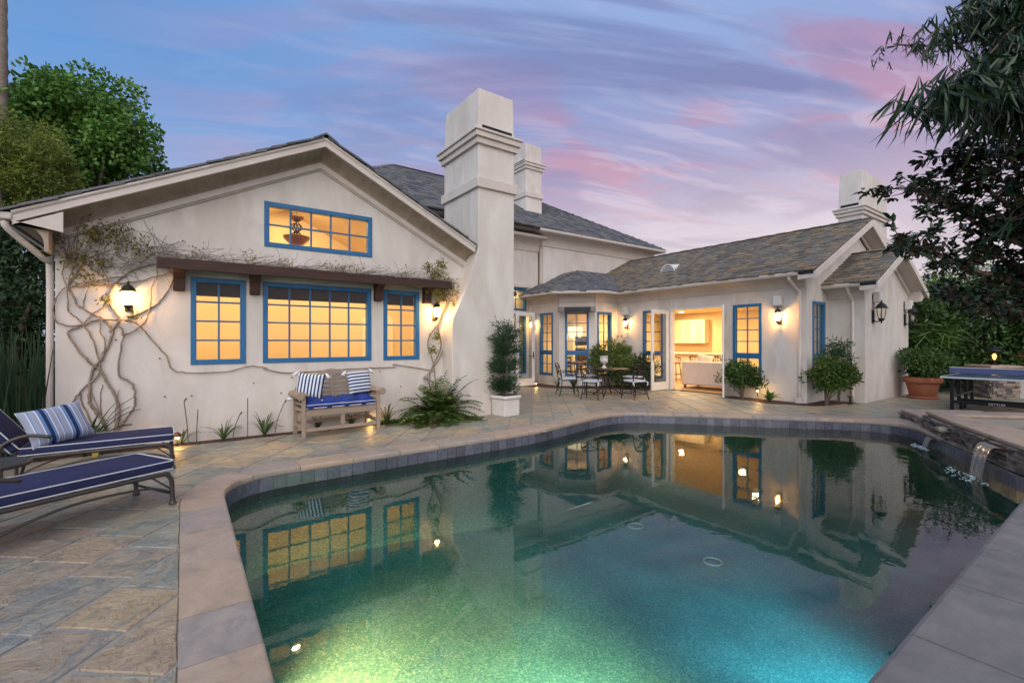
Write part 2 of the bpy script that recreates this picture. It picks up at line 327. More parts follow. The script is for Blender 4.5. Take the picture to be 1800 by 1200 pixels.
def water_mat(name, tint, bs, scale):
    m = bpy.data.materials.new(name); m.use_nodes = True; nt = m.node_tree; nt.nodes.clear(); L = nt.links.new
    out = ND(nt, 'OutputMaterial'); mx = ND(nt, 'MixShader'); t = ND(nt, 'BsdfTransparent'); t.inputs[0].default_value = (*tint, 1)
    g = ND(nt, 'BsdfGlossy', Roughness=.015); fr = ND(nt, 'Fresnel', IOR=1.58)
    ge = ND(nt, 'NewGeometry'); n = ND(nt, 'TexNoise', Scale=scale, Detail=3, Roughness=.5, Distortion=.4); L(ge.outputs['Position'], n.inputs['Vector'])
    # livelier surface round the two spouts
    d = ND(nt, 'VectorMath', operation='DISTANCE'); L(ge.outputs['Position'], d.inputs[0]); d.inputs[1].default_value = (8.2, 1.6, -.2)
    mr = ND(nt, 'MapRange', **{'From Min': .3, 'From Max': 4.5, 'To Min': 1.0, 'To Max': .26}); L(d.outputs['Value'], mr.inputs['Value'])
    ms = ND(nt, 'Math', operation='MULTIPLY'); L(mr.outputs[0], ms.inputs[0]); ms.inputs[1].default_value = bs
    bp = ND(nt, 'Bump', Distance=.02); L(ms.outputs[0], bp.inputs['Strength']); L(n.outputs[0], bp.inputs['Height'])
    L(bp.outputs[0], g.inputs['Normal']); L(bp.outputs[0], fr.inputs['Normal'])
    L(fr.outputs[0], mx.inputs[0]); L(t.outputs[0], mx.inputs[1]); L(g.outputs[0], mx.inputs[2]); L(mx.outputs[0], out.inputs[0]); return m
M['water'] = water_mat('pool_water', (.50, .86, .80), .15, 4.0)
M['spawater'] = water_mat('spa_water', (.8, .9, .85), .15, 6.0)
def fall_mat():
    m = bpy.data.materials.new('falling_water'); m.use_nodes = True; nt = m.node_tree; nt.nodes.clear(); L = nt.links.new
    out = ND(nt, 'OutputMaterial'); a = ND(nt, 'MixShader'); b = ND(nt, 'MixShader'); t = ND(nt, 'BsdfTransparent'); t.inputs[0].default_value = (.92, .92, .92, 1)
    g = ND(nt, 'BsdfGlossy', Roughness=.12); d = ND(nt, 'BsdfDiffuse'); d.inputs[0].default_value = (.62, .58, .54, 1)
    tc = ND(nt, 'TexCoord'); mp = ND(nt, 'Mapping'); mp.inputs['Scale'].default_value = (60, 1, 1.2); L(tc.outputs['Object'], mp.inputs[0]); n = ND(nt, 'TexNoise', Scale=1., Detail=3); L(mp.outputs[0], n.inputs['Vector'])
    r = ramp(nt, [(.35, .12), (.7, .62)]); L(n.outputs[0], r.inputs[0]); L(r.outputs[0], a.inputs[0]); L(t.outputs[0], a.inputs[1]); L(d.outputs[0], a.inputs[2])
    b.inputs[0].default_value = .14; L(a.outputs[0], b.inputs[1]); L(g.outputs[0], b.inputs[2]); L(b.outputs[0], out.inputs[0]); return m
M['fall'] = fall_mat()
M['foam'] = pmat('foam', (.62, .75, .76), .4)
M['wood'] = pmat('weathered_teak', (.36, .27, .19), .8, c2=(.29, .23, .18), scale=3, bump=.2, bscale=60, stretch=(1, 6, 6), rand=.1)
M['trellis'] = pmat('dark_timber', (.038, .017, .012), .75, c2=(.06, .027, .018), scale=5, bump=.25, bscale=30, stretch=(.4, 3, 3))
M['iron'] = pmat('bronze_iron', (.035, .028, .024), .5, c2=(.05, .04, .033), scale=12, metal=.6)
M['black'] = pmat('black_metal', (.02, .02, .022), .45, metal=.4)
M['lounge'] = pmat('lounger_aluminium', (.07, .062, .055), .45, c2=(.09, .08, .07), scale=10, metal=.5)
M['navy'] = pmat('navy_canvas', (.024, .029, .078), .85, c2=(.03, .036, .095), scale=4, bump=.5, bscale=14, spec=.2)
M['royal'] = pmat('royal_blue_canvas', (.018, .042, .20), .8, c2=(.024, .052, .25), scale=4, bump=.5, bscale=16, spec=.2)
M['piping'] = pmat('white_piping', (.62, .64, .68), .8)
M['cushion'] = pmat('white_cushion', (.60, .62, .66), .85, c2=(.52, .54, .58), scale=6)
M['stripeA'] = stripe_mat('navy_white_stripe', [(0, (.66, .70, .74)), (.5, (.028, .06, .14))], .052, 0)
M['stripeB'] = stripe_mat('navy_white_stripe_across', [(0, (.66, .70, .74)), (.5, (.028, .06, .14))], .056, 2)
M['stripeC'] = stripe_mat('blue_multi_stripe', [(0, (.30, .33, .42)), (.22, (.62, .66, .74)), (.27, (.14, .24, .42)), (.40, (.02, .035, .10)), (.56, (.14, .24, .42)), (.66, (.62, .66, .74)), (.70, (.30, .33, .42)), (.90, (.55, .6, .68)), (.94, (.17, .26, .42))], .21, 0)
M['tassel'] = pmat('tassel', (.70, .71, .74), .9)
M['urn'] = pmat('urn_stone', (.62, .60, .57), .7, c2=(.5, .48, .45), scale=9)
M['planter'] = pmat('white_planter', (.68, .65, .60), .6, c2=(.60, .57, .52), scale=4)
M['terracotta'] = pmat('terracotta', (.33, .10, .045), .8, c2=(.40, .15, .08), scale=5, bump=.1, bscale=30)
M['soil'] = pmat('soil', (.045, .028, .020), 1, c2=(.09, .04, .03), scale=14, bump=.8, bscale=30)
M['grass'] = pmat('garden_ground', (.035, .045, .022), 1, c2=(.05, .04, .025), scale=2, bump=.5, bscale=12)
M['bark'] = pmat('bark', (.16, .125, .095), .9, c2=(.09, .07, .055), scale=8, bump=.5, bscale=30, stretch=(1, 1, .25))
M['vine'] = pmat('vine_bark', (.33, .26, .20), .9, c2=(.19, .145, .11), scale=12, bump=.4, bscale=60)
M['twig'] = pmat('dry_twig', (.25, .215, .195), .9, c2=(.16, .135, .12), scale=10)
M['palmbark'] = pmat('palm_bark', (.30, .25, .20), .9, c2=(.20, .155, .12), scale=6, bump=.5, bscale=20, stretch=(.4, .4, 3))
M['stonewall'] = palette_mat('stacked_stone', [(.13, .105, .095), (.21, .17, .145), (.085, .075, .072), (.27, .21, .165), (.16, .14, .13), (.32, .25, .20)], .85, island=False, nscale=14, namp=.3, bump=.6, bscale=40)
M['ttop'] = pmat('table_tennis_top', (.018, .06, .065), .28, c2=(.022, .07, .075), scale=5)
M['tnet'] = pmat('net_fabric', (.10, .12, .26), .8)
M['inwall'] = pmat('cream_interior', (.76, .60, .38), .8)
M['cabinet'] = pmat('cabinet_white', (.80, .74, .62), .5)
M['infloor'] = pmat('oak_floor', (.36, .21, .11), .4, c2=(.28, .155, .08), scale=3, stretch=(.4, 5, 1))
M['sofa'] = pmat('white_slipcover', (.70, .62, .56), .9, c2=(.64, .56, .50), scale=6)
M['brownwood'] = pmat('walnut', (.12, .055, .028), .5, c2=(.16, .075, .04), scale=6)
M['bamboo'] = pmat('woven_blind', (.055, .026, .013), .8, c2=(.03, .014, .008), scale=30, stretch=(8, 1, 1))
M['steel'] = pmat('steel', (.25, .25, .25), .3, metal=.9)
M['speaker'] = pmat('speaker_white', (.60, .58, .56), .6)
M['heater'] = pmat('heater_grey', (.16, .15, .145), .4, metal=.5)
M['bulb'] = emit_mat('bulb_glow', (1, .72, .36), 22)
M['bulbdim'] = emit_mat('amber_glow', (1, .38, .06), 9)
M['shade'] = emit_mat('lamp_shade_glow', (1, .74, .40), 1.7)
M['poollens'] = emit_mat('pool_lens', (.85, 1, .75), 4)
M['downlight'] = emit_mat('downlight', (1, .85, .6), 12)
M['ring'] = pmat('drain_ring', (.36, .46, .44), .5)
M['copper'] = pmat('copper_lip', (.20, .10, .055), .35, metal=.8)
M['lf_tree'] = leaf_mat('leaf_mid_green', (.07, .18, .03), (.16, .32, .055))
M['lf_olive'] = leaf_mat('leaf_olive', (.10, .15, .022), (.24, .28, .045), .6)
M['lf_dark'] = leaf_mat('leaf_dark', (.016, .040, .014), (.045, .085, .026))
M['lf_hedge'] = leaf_mat('leaf_hedge', (.028, .07, .016), (.085, .16, .036))
M['lf_mag'] = leaf_mat('leaf_magnolia', (.018, .042, .022), (.042, .075, .036), .25, .05, .6)
M['lf_magb'] = leaf_mat('leaf_magnolia_rust', (.060, .030, .014), (.035, .022, .012), .6, .05)
M['lf_willow'] = leaf_mat('leaf_strap', (.010, .030, .012), (.028, .062, .020), .35, .10, .5)
M['lf_fern'] = leaf_mat('leaf_fern', (.045, .115, .018), (.11, .20, .045))
M['lf_fernb'] = leaf_mat('leaf_fern_brown', (.075, .040, .018), (.11, .075, .03))
M['lf_jun'] = leaf_mat('leaf_juniper', (.024, .062, .026), (.055, .11, .045), .6)
M['lf_shrub'] = leaf_mat('leaf_shrub', (.035, .085, .012), (.12, .19, .028), .4)
M['lf_az'] = leaf_mat('leaf_azalea', (.055, .12, .02), (.15, .20, .04), .4)
M['lf_lily'] = leaf_mat('leaf_lily', (.035, .075, .020), (.085, .13, .035), .45)
M['lf_reed'] = leaf_mat('reed', (.014, .040, .018), (.035, .075, .028), .5)
M['lf_vine'] = leaf_mat('leaf_vine', (.13, .16, .022), (.30, .22, .02), .5)
M['lf_yel'] = leaf_mat('leaf_yellow', (.42, .26, .015), (.50, .34, .03), .5)
M['lf_flower'] = leaf_mat('flower_yellow', (.6, .42, .04), (.5, .5, .08), .5)
M['lf_orange'] = leaf_mat('leaf_orange', (.22, .075, .02), (.12, .09, .03), .5)

# ================================================================== POOL, PATIO, GROUND
WATER = -0.20
def arc(p0, p1, p2, k=6):
    P0, P1, P2 = Vector(p0), Vector(p1), Vector(p2)
    return [tuple(P0*(1-t)**2 + P1*2*t*(1-t) + P2*t*t) for t in [i/k for i in range(k+1)]]
# pool edge (inside of the coping), from the near left corner, round the far side, to the spa wall
far_edge = [(.32, .72), (.32, 2.4), (.32, 4.0)] + arc((.32, 5.25), (.32, 5.94), (1.05, 5.95), 7) + [(2.6, 6.0)] + arc((4.4, 6.03), (4.9, 6.04), (5.4, 6.18), 4) \
    + arc((6.65, 6.48), (7.45, 6.68), (7.95, 6.13), 7) + [(9.2, 4.76)] + arc((10.25, 3.6), (10.95, 2.85), (10.35, 2.43), 6)
spa_edge = [(9.45, 1.90), (7.43, .72)]
pool = far_edge + spa_edge
def offset_line(pts, d):
    out = []
    for i, p in enumerate(pts):
        a = Vector(pts[max(i-1, 0)]); b = Vector(pts[min(i+1, len(pts)-1)]); t = (b-a).normalized()
        out.append((p[0] - t.y*d, p[1] + t.x*d))
    return out
cop_out = offset_line(far_edge, .34)
def clip_half(poly, a, b, keep_left):
    out = []; n = len(poly)
    def s(p): return ((b[0]-a[0])*(p[1]-a[1]) - (b[1]-a[1])*(p[0]-a[0]))*(1 if keep_left else -1)
    for i in range(n):
        p, q = poly[i], poly[(i+1) % n]; sp, sq = s(p), s(q)
        if sp >= 0: out.append(p)
        if (sp > 0 and sq < 0) or (sp < 0 and sq > 0):
            t = sp/(sp-sq); out.append((p[0]+(q[0]-p[0])*t, p[1]+(q[1]-p[1])*t))
    return out
def area(p): return abs(sum(p[i][0]*p[(i+1) % len(p)][1] - p[(i+1) % len(p)][0]*p[i][1] for i in range(len(p))))/2 if len(p) > 2 else 0
def subtract(polys, hole):
    """convex pieces minus a convex counter-clockwise hole, in as few pieces as possible"""
    out = []; m = len(hole)
    for P in polys:
        q = P
        for i in range(m): q = clip_half(q, hole[i], hole[(i+1) % m], True)
        if area(q) < 1e-4: out.append(P); continue
        rest = P; edges = list(range(m))
        while edges and area(rest) > 1e-4:
            best = max(edges, key=lambda i: area(clip_half(rest, hole[i], hole[(i+1) % m], False))); edges.remove(best)
            o = clip_half(rest, hole[best], hole[(best+1) % m], False)
            if area(o) < 1e-5: break
            if area(o) > .003: out.append(o)
            rest = clip_half(rest, hole[best], hole[(best+1) % m], True)
    return out
def hull(pts):
    pts = sorted(set((round(x, 4), round(y, 4)) for x, y in pts))
    def half(P):
        h = []
        for p in P:
            while len(h) > 1 and (h[-1][0]-h[-2][0])*(p[1]-h[-2][1]) - (h[-1][1]-h[-2][1])*(p[0]-h[-2][0]) <= 0: h.pop()
            h.append(p)
        return h
    a, b = half(pts), half(pts[::-1]); return a[:-1] + b[:-1]
bend = [i for i, p in enumerate(far_edge) if p == (2.6, 6.0)][0] + 1
holeA = hull(cop_out[:bend+1] + [(-.02, -3), (5.0, -3), (5.0, 6.0)])
holeB = hull(cop_out[bend+4:] + [(5.0, 6.0), (5.0, -3), (12.2, -3), (9.91, 2.54)])
spa_out = [(10.5, 2.35), (9.45, 1.83), (7.42, .66), (7.42, -1.2), (12.3, -1.2), (12.3, .45), (11.4, 1.5)]
spa_low = [(11.7, 3.0), (10.52, 2.32), (11.42, 1.52), (12.7, 2.0)]
beds = [hull([(-1.6, 8.16), (4.15, 8.10), (4.15, 8.5), (-1.6, 8.5)]),
        hull([(9.2, 12.15), (9.75, 11.25), (10.9, 10.0), (12.4, 9.05), (12.4, 11.2), (10.5, 13.4), (9.2, 13.4)]),
        hull([(11.75, 6.75), (11.5, 5.4), (11.9, 4.6), (13.45, 4.25), (13.6, 5.0), (12.4, 6.85)])]
house_foot = [hull([(4.24, 8.0), (5.78, 8.0), (5.78, 9.0), (4.24, 9.0)]), hull([(-1.4, 8.44), (5.2, 8.44), (5.2, 13), (-1.4, 13)]),
              hull([(12.36, 4.97), (19, 4.97), (19, 14), (12.36, 14)]), hull([(13.6, 4.2), (16.9, 4.2), (16.9, 5.2), (13.6, 5.2)])]

def poly_face(name, outer, hole, z, mat, kind='structure', label=None):
    bm = bmesh.new()
    def loop(P):
        vs = [bm.verts.new((x, y, z)) for x, y in P]; return [bm.edges.new((vs[i], vs[(i+1) % len(vs)])) for i in range(len(vs))]
    ed = loop(outer)
    for h in hole: ed += loop(h)
    bmesh.ops.triangle_fill(bm, edges=ed, use_beauty=True, use_dissolve=False)
    bmesh.ops.recalc_face_normals(bm, faces=bm.faces)
    for f in bm.faces:
        if f.normal.z < 0: f.normal_flip()
    me = bpy.data.meshes.new(name); bm.to_mesh(me); bm.free()
    o = mkobj(name, me, mat); tag(o, label, None, None, kind); return o
pool_hole = offset_line(far_edge, .06) + [(9.5, 1.95), (7.35, .66), (.26, .66)]
poly_face('ground', [(-400, -400), (600, -400), (600, 600), (-400, 600)], [pool_hole], -.055, M['grass'], label='dark garden ground around the house')
patio = poly_face('patio', [(-6, -4), (21, -4), (21, 14.2), (-6, 14.2)], [pool_hole], -.009, M['mortar'], label='flagstone patio around the pool')

# flagstones laid on the diagonal, each cut round the pool, the beds and the house
def in_view(x, y):
    d = x*FW[0] + y*FW[1]; r = x*RT[0] + y*RT[1]
    return d > .9 and abs(r)/d < 1.16
ca, sa = math.cos(math.radians(52)), math.sin(math.radians(52))
flags = []
v = -14.0
rf = random.Random(11)
while v < 14:
    hgt = rf.choice([.40, .44, .50]); u = -6.0 + rf.random()*.5
    while u < 24:
        wid = rf.choice([.42, .5, .58, .7])
        x, y = ca*(u+wid/2) - sa*(v+hgt/2), sa*(u+wid/2) + ca*(v+hgt/2)
        far = x*FW[0] + y*FW[1]
        g = .008
        if -6 < x < 20.5 and -3 < y < 13.6:
            J = lambda: rf.uniform(-.004, .010)
            q = [(u+g+J(), v+g+J()), (u+wid-g-J(), v+g+J()), (u+wid-g-J(), v+hgt-g-J()), (u+g+J(), v+hgt-g-J())]
            P = [[(ca*a - sa*b, sa*a + ca*b) for a, b in q]]
            for H in [holeA, holeB, hull(spa_out), hull(spa_low)] + beds + house_foot:
                P = subtract(P, H)
                if not P: break
            if P and sum(area(p) for p in P) > .02:
                mb = MB(); tl = (rf.uniform(-.004, .004), rf.uniform(-.004, .004)); z0 = rf.uniform(-.003, .001)
                for p in P:
                    # broken edges: a jittered point on every long side
                    pp = []
                    for i in range(len(p)):
                        a, b = p[i], p[(i+1) % len(p)]; pp.append(a)
                        ln = math.hypot(b[0]-a[0], b[1]-a[1])
                        if ln > .25 and far < 9:
                            for t in (.33, .67):
                                k = rf.uniform(0, .008); nx, ny = -(b[1]-a[1])/ln, (b[0]-a[0])/ln
                                sgn = 1
                                pp.append((a[0]+(b[0]-a[0])*t + nx*k*sgn, a[1]+(b[1]-a[1])*t + ny*k*sgn))
                    n = len(pp)
                    top = [(a, b, z0 + tl[0]*(a-x) + tl[1]*(b-y)) for a, b in pp]
                    mb.add([(a, b, -.03) for a, b in pp] + top, [tuple(range(n, 2*n))] + [(i, (i+1) % n, n+(i+1) % n, n+i) for i in range(n)])
                flags.append((0 if in_view(x, y) else 1, far, mb))
        u += wid
    v += hgt
flags.sort(key=lambda q_: q_[:2]); rest_ = MB()
for k, (out_, far, mb) in enumerate(flags):
    if k < 300: mb.build('flagstone', M['flag'], patio, bevel=.006 if far < 7 and not out_ else 0, seg=1)
    else: rest_.add(mb.v, mb.f)
if rest_.f: rest_.build('flagstone_field', M['flagfield'], patio)['kind'] = 'stuff'
print('flagstones', len(flags), sum(1 for q_ in flags if q_[0] == 0))

# pool shell
pool_shell = tag(bpy.data.objects.new('pool', None), 'free-form swimming pool with dark tiled waterline', None, None, 'structure'); COL.objects.link(pool_shell)
def depth_at(x, y): return -1.15 - .5*min(1, max(0, (x-1.5)/5.0))
mb = MB(); n = len(pool)
inner = pool
mb.add([(x, y, -.03) for x, y in inner] + [(x, y, depth_at(x, y)) for x, y in inner], [((i+1) % n, i, n+i, n+(i+1) % n) for i in range(n)])
mb.build('pool_wall', M['pebble'], pool_shell)
bm = bmesh.new(); vs = [bm.verts.new((x, y, depth_at(x, y))) for x, y in inner]
bmesh.ops.triangle_fill(bm, edges=[bm.edges.new((vs[i], vs[(i+1) % n])) for i in range(n)], use_beauty=True)
bmesh.ops.subdivide_edges(bm, edges=bm.edges[:], cuts=4, use_grid_fill=True)
for q in bm.verts: q.co.z = depth_at(q.co.x, q.co.y)
for f in bm.faces:
    f.normal_update()
    if f.normal.z < 0: f.normal_flip()
me = bpy.data.meshes.new('pool_floor'); bm.to_mesh(me); bm.free(); mkobj('pool_floor', me, M['pebble'], pool_shell)
wpoly = [(x, y) for x, y in offset_line(pool, .012)]
tag(poly_face('pool_water', pool, [], WATER, M['water'], label='clear teal pool water mirroring the house'), kind='structure')

# coping stones round the far side
cl = [0.0]
for i in range(1, len(far_edge)): cl.append(cl[-1] + math.dist(far_edge[i], far_edge[i-1]))
def at_len(line, s):
    for i in range(1, len(cl)):
        if s <= cl[i] or i == len(cl)-1:
            t = (s-cl[i-1])/(cl[i]-cl[i-1]); a, b = line[i-1], line[i]; return (a[0]+(b[0]-a[0])*t, a[1]+(b[1]-a[1])*t)
rc = random.Random(5); s = 0.0
while s < cl[-1]-.05:
    ln = rc.uniform(.46, .68); e = min(s+ln, cl[-1])
    if cl[-1]-e < .25: e = cl[-1]
    k = max(2, int((e-s)/.12)+1); mb = MB(); dz = rc.uniform(-.002, .003)
    prof = [(0, -.055), (-.022, -.045), (-.03, -.022), (-.022, 0.0), (0, .010), (.03, .013), (1, .013), (1, -.05)]
    ring = []
    for j in range(k):
        q = s+.004 + (e-s-.008)*j/(k-1); a = Vector(at_len(far_edge, q)); b = Vector(at_len(cop_out, q))
        for w, z in prof: ring.append((a.x+(b.x-a.x)*w, a.y+(b.y-a.y)*w, z+dz))
    m = len(prof)
    mb.add(ring, [(j*m+i, j*m+(i+1) % m, (j+1)*m+(i+1) % m, (j+1)*m+i) for j in range(k-1) for i in range(m)] + [tuple(range(m))[::-1], tuple((k-1)*m+i for i in range(m))])
    mb.build('coping_stone', M['coping'], pool_shell); s = e
# waterline tiles
tile_me = None
whole = pool; tl = 0
mbt = MB().box(-.0725, .0725, -.012, .0, -.0725, .0725); tme = bpy.data.meshes.new('waterline_tile'); tme.from_pydata(mbt.v, [], mbt.f); tme.materials.append(M['wtile'])
acc = [0.0]
for i in range(1, len(whole)): acc.append(acc[-1] + math.dist(whole[i], whole[i-1]))
s = .078
while s < acc[-1]:
    i = next(k for k in range(1, len(acc)) if s <= acc[k]); t = (s-acc[i-1])/(acc[i]-acc[i-1])
    a, b = Vector(whole[i-1]), Vector(whole[i]); p = a + (b-a)*t; d = (b-a).normalized()
    o = bpy.data.objects.new('waterline_tile', tme); COL.objects.link(o); o.parent = pool_shell
    o.location = (p.x + d.y*.004, p.y - d.x*.004, -.052-.076); o.rotation_euler = (0, 0, math.atan2(d.y, d.x)); s += .152
mb = MB(); mb.add([(x, y, -.03) for x, y in offset_line(pool, -.0035)] + [(x, y, -.30) for x, y in offset_line(pool, -.0035)], [((i+1) % n, i, n+i, n+(i+1) % n) for i in range(n-1)])
mb.build('tile_bed', M['grout'], pool_shell)
# near side: large concrete slabs
joints = [-1.0, -.15, .55, 1.35, 2.2, 3.02, 3.88, 4.72, 5.55, 6.4, 7.29]
for i in range(len(joints)-1):
    x0, x1 = joints[i]+.006, joints[i+1]-.006
    mb = MB(); prof = [(.72, -.055), (.745, -.04), (.75, -.02), (.742, 0), (.72, .010), (.68, .012), (-.55, .012), (-.55, -.055)]
    mb.add([(x0, y, z) for y, z in prof] + [(x1, y, z) for y, z in prof], [tuple(range(8)), tuple(range(15, 7, -1))] + [((k+1) % 8, k, 8+k, 8+(k+1) % 8) for k in range(8)])
    mb.build('deck_slab', M['slab'], pool_shell)
    MB().box(x0, x1, -1.75, -.562, -.05, .012).build('deck_slab', M['slab'], pool_shell)
MB().box(-1, 7.3, .655, .70, -.5, -.056).build('pool_edge_beam', M['grout'], pool_shell)
# drain rings on the floor
for X, Y in ((6.05, 3.63), (6.2, 5.1)):
    mb = MB(); zf = depth_at(X, Y)+.02
    mb.tube([(X+.12*math.cos(t*.2618), Y+.12*math.sin(t*.2618), zf) for t in range(25)], .014, 6, False); mb.build('drain_ring', M['ring'], pool_shell, True)
# underwater lamps in the near wall
for (X, Y, ang, pw, c, aim, lab) in ((.345, 3.5, -math.pi/2, 820, (1, .42, .15), (.80, .1, -.60), 'round underwater light in the left pool wall, below the tan coping'),
                               (2.2, .735, 0, 2000, (.85, .82, .42), (-.12, 1, -1.05), 'round underwater light in the near pool wall, nearer the left coping'),
                               (4.5, .735, 0, 330, (.16, .72, 1), (.1, 1, -.85), 'round underwater light in the near pool wall, nearer the spa')):
    t = thing('pool_light', lab, 'pool light', (X, Y, -.42), ang, 'underwater pool lights')
    m1 = MB(); m1.tube([(0, -.01, 0), (0, .012, 0)], .13, 20); m1.build('rim', M['steel'], t)
    m2 = MB(); m2.tube([(0, .012, 0), (0, .02, 0)], .10, 20); m2.build('lens', M['poollens'], t)
    l = bpy.data.lights.new('pool_lamp', 'SPOT'); l.energy = pw; l.color = c; l.spot_size = math.radians(94); l.spot_blend = 1.0; l.shadow_soft_size = .09
    lo = bpy.data.objects.new('pool_lamp', l); COL.objects.link(lo); lo.parent = t; lo.location = (0, .05, 0)
    a = Vector(aim); a.rotate(Matrix.Rotation(-ang, 3, 'Z')); lo.rotation_euler = a.to_track_quat('-Z', 'Y').to_euler()
# planting beds
for H, nm in zip(beds, ('along the gable wall', 'below the breakfast nook', 'beside the corner downspout')):
    tag(MB().prism(H, -.05, -.006).build('garden_bed', M['soil']), 'bare soil planting bed ' + nm, None, None, 'structure')

# ================================================================== SPA with stacked stone wall
spa = thing('spa', 'raised stone spa with tan coping spilling water into the pool', 'spa', (0, 0, 0))
core = hull(spa_out)
def inset(poly, d):
    P = poly
    for i in range(len(poly)):
        a, b = Vector(poly[i]), Vector(poly[(i+1) % len(poly)]); t = (b-a).normalized(); nn = Vector((-t.y, t.x))
        a2, b2 = a + nn*d, b + nn*d; P = clip_half(P, tuple(a2), tuple(b2), True)
    return P
spa_poly = spa_out
body = [(10.46, 2.30), (9.47, 1.80), (7.47, .63), (7.47, -1.15), (12.25, -1.15), (12.25, .43), (11.37, 1.46)]
opening = [(10.28, 1.95), (9.86, 1.42), (8.9, .82), (8.9, -.6), (11.7, -.6), (11.7, .5), (11.02, 1.25)]
def ring_prism(name, outer, hole, z0, z1, mat, parent):
    bm = bmesh.new()
    def loop(P, z): return [bm.verts.new((x, y, z)) for x, y in P]
    oo, hh = loop(outer, z1), loop(hole, z1)
    ed = [bm.edges.new((L_[i], L_[(i+1) % len(L_)])) for L_ in (oo, hh) for i in range(len(L_))]
    bmesh.ops.triangle_fill(bm, edges=ed, use_beauty=True)
    r = bmesh.ops.extrude_face_region(bm, geom=bm.faces[:])
    for q in [g for g in r['geom'] if isinstance(g, bmesh.types.BMVert)]: q.co.z = z0
    bmesh.ops.recalc_face_normals(bm, faces=bm.faces)
    me = bpy.data.meshes.new(name); bm.to_mesh(me); bm.free(); return mkobj(name, me, mat, parent)
ring_prism('wall', body, opening, -.30, .245, M['mortar'], spa)
cp = ring_prism('coping', spa_poly, [(x, y) for x, y in opening], .247, .302, M['coping'], spa)
bv = cp.modifiers.new('bevel', 'BEVEL'); bv.width = .018; bv.segments = 3; bv.limit_method = 'ANGLE'
MB().prism(opening[::-1] if 0 else opening, -.6, -.5).build('basin_floor', M['pebble'], spa)
MB().add([(x, y, .10) for x, y in opening], [tuple(range(len(opening)))[::-1]]).build('spa_water', M['spawater'], spa)
point_light('spa_lamp', (10.3, .95, -.05), 90, (1, .42, .06), .06, spa)
# stacked stones on the pool face of the spa
smb = MB(); smb.obox((0, 0, 0), .5, .5, .5)
stone_me = []
for k in range(5):
    rs = random.Random(k); vs = [(x + rs.uniform(-.06, .06), y, z + rs.uniform(-.12, .12)) for x, y, z in smb.v]
    m_ = bpy.data.meshes.new('stone'); m_.from_pydata(vs, [], smb.f); m_.materials.append(M['stonewall']); stone_me.append(m_)
def stone_face(a, b, z0, z1, parent, rs, hmin=.022, hmax=.05):
    a, b = Vector(a), Vector(b); L_ = (b-a).length; d = (b-a).normalized(); ang = math.atan2(d.y, d.x); z = z0
    while z < z1-.01:
        h = min(rs.uniform(hmin, hmax), z1-z); s = 0.0
        while s < L_-.02:
            w = min(rs.uniform(.07, .26), L_-s); o = bpy.data.objects.new('stone', rs.choice(stone_me)); COL.objects.link(o); o.parent = parent
            dep = rs.uniform(.045, .12); p = a + d*(s+w/2)
            o.location = (p.x, p.y, z+h/2); o.rotation_euler = (0, 0, ang); o.scale = (w*.97, dep, h*.93); s += w
        z += h
rs = random.Random(3)
stone_face((7.47, .665), (9.46, 1.835), -.03, .243, spa, rs)
stone_face((9.47, 1.84), (10.46, 2.345), .02, .243, spa, rs)
# lower step beyond the spa, and the ledge stones between it and the pool
MB().prism(hull([(11.64, 2.93), (10.57, 2.30), (11.42, 1.54), (12.62, 2.0)]), -.05, .098).build('step_wall', M['mortar'], spa)
MB().prism(hull(spa_low), .10, .152).build('step_coping', M['coping'], spa, bevel=.016)
stone_face((10.57, 2.33), (11.63, 2.96), -.02, .097, spa, rs)
for q in ([(10.32, 2.44), (9.96, 2.22), (10.05, 2.12), (10.40, 2.32)], [(9.92, 2.20), (9.50, 1.95), (9.58, 1.88), (10.0, 2.10)], [(11.0, 2.86), (10.62, 2.62), (10.40, 2.36), (10.62, 2.42), (11.3, 2.8)]):
    MB().prism(hull(q), -.035, .018).build('ledge_stone', M['coping'], spa, bevel=.015)
MB().prism(hull([(9.40, 1.80), (9.52, 1.86), (9.44, 2.0), (9.32, 1.93)]), .13, .20).build('ledge_stone', M['coping'], spa, bevel=.02)
# two sheets of falling water
def sheet(name, c, width, z0, reach, label):
    c = Vector(c); nrm = Vector((.507, -.862)) * -1; nrm = Vector((-.5, .862)); d = Vector((.862, .5))
    t = thing(name, label, 'waterfall', (c.x, c.y, z0), math.atan2(d.y, d.x), 'waterfalls spilling into the pool')
    mb = MB(); K, J = 8, 8; drop = z0 - WATER
    for k in range(K+1):
        f = k/K
        for j in range(J+1):
            w = (j/J-.5)*width*(1-.10*f)
            mb.v.append((w, reach*math.sqrt(f+.001)+.01*math.sin(j*2.1)*f, -drop*f*f - .01*f))
    for k in range(K):
        for j in range(J): mb.f.append((k*(J+1)+j, k*(J+1)+j+1, (k+1)*(J+1)+j+1, (k+1)*(J+1)+j))
    mb.build('water_sheet', M['fall'], t, True)
    MB().box(-width/2-.02, width/2+.02, -.08, .035, -.018, -.004).build('spout_lip', M['copper'], t)
    fm = MB(); r_ = random.Random(len(name)+int(width*100))
    for k in range(90):
        a = r_.uniform(0, 6.28); q = r_.random()**.8*width*1.1
        fm.lathe([(.001, -.004), (r_.uniform(.003, .013), .0), (.002, .004)], 6, (math.cos(a)*q*1.2, reach+.02+abs(math.sin(a))*q*.6, -drop+.006))
    fm.build('foam', M['foam'], t)['kind'] = 'stuff'
wl = lambda t: (7.43+(9.45-7.43)*t + .02, .72+(1.9-.72)*t + .0)
sheet('waterfall', (8.20, 1.19), .36, .215, .17, 'wide sheet of falling water from the copper spout in the stone wall')
sheet('waterfall', (9.74, 2.10), .22, -.04, .09, 'small low waterfall running off the ledge at the far spa corner')

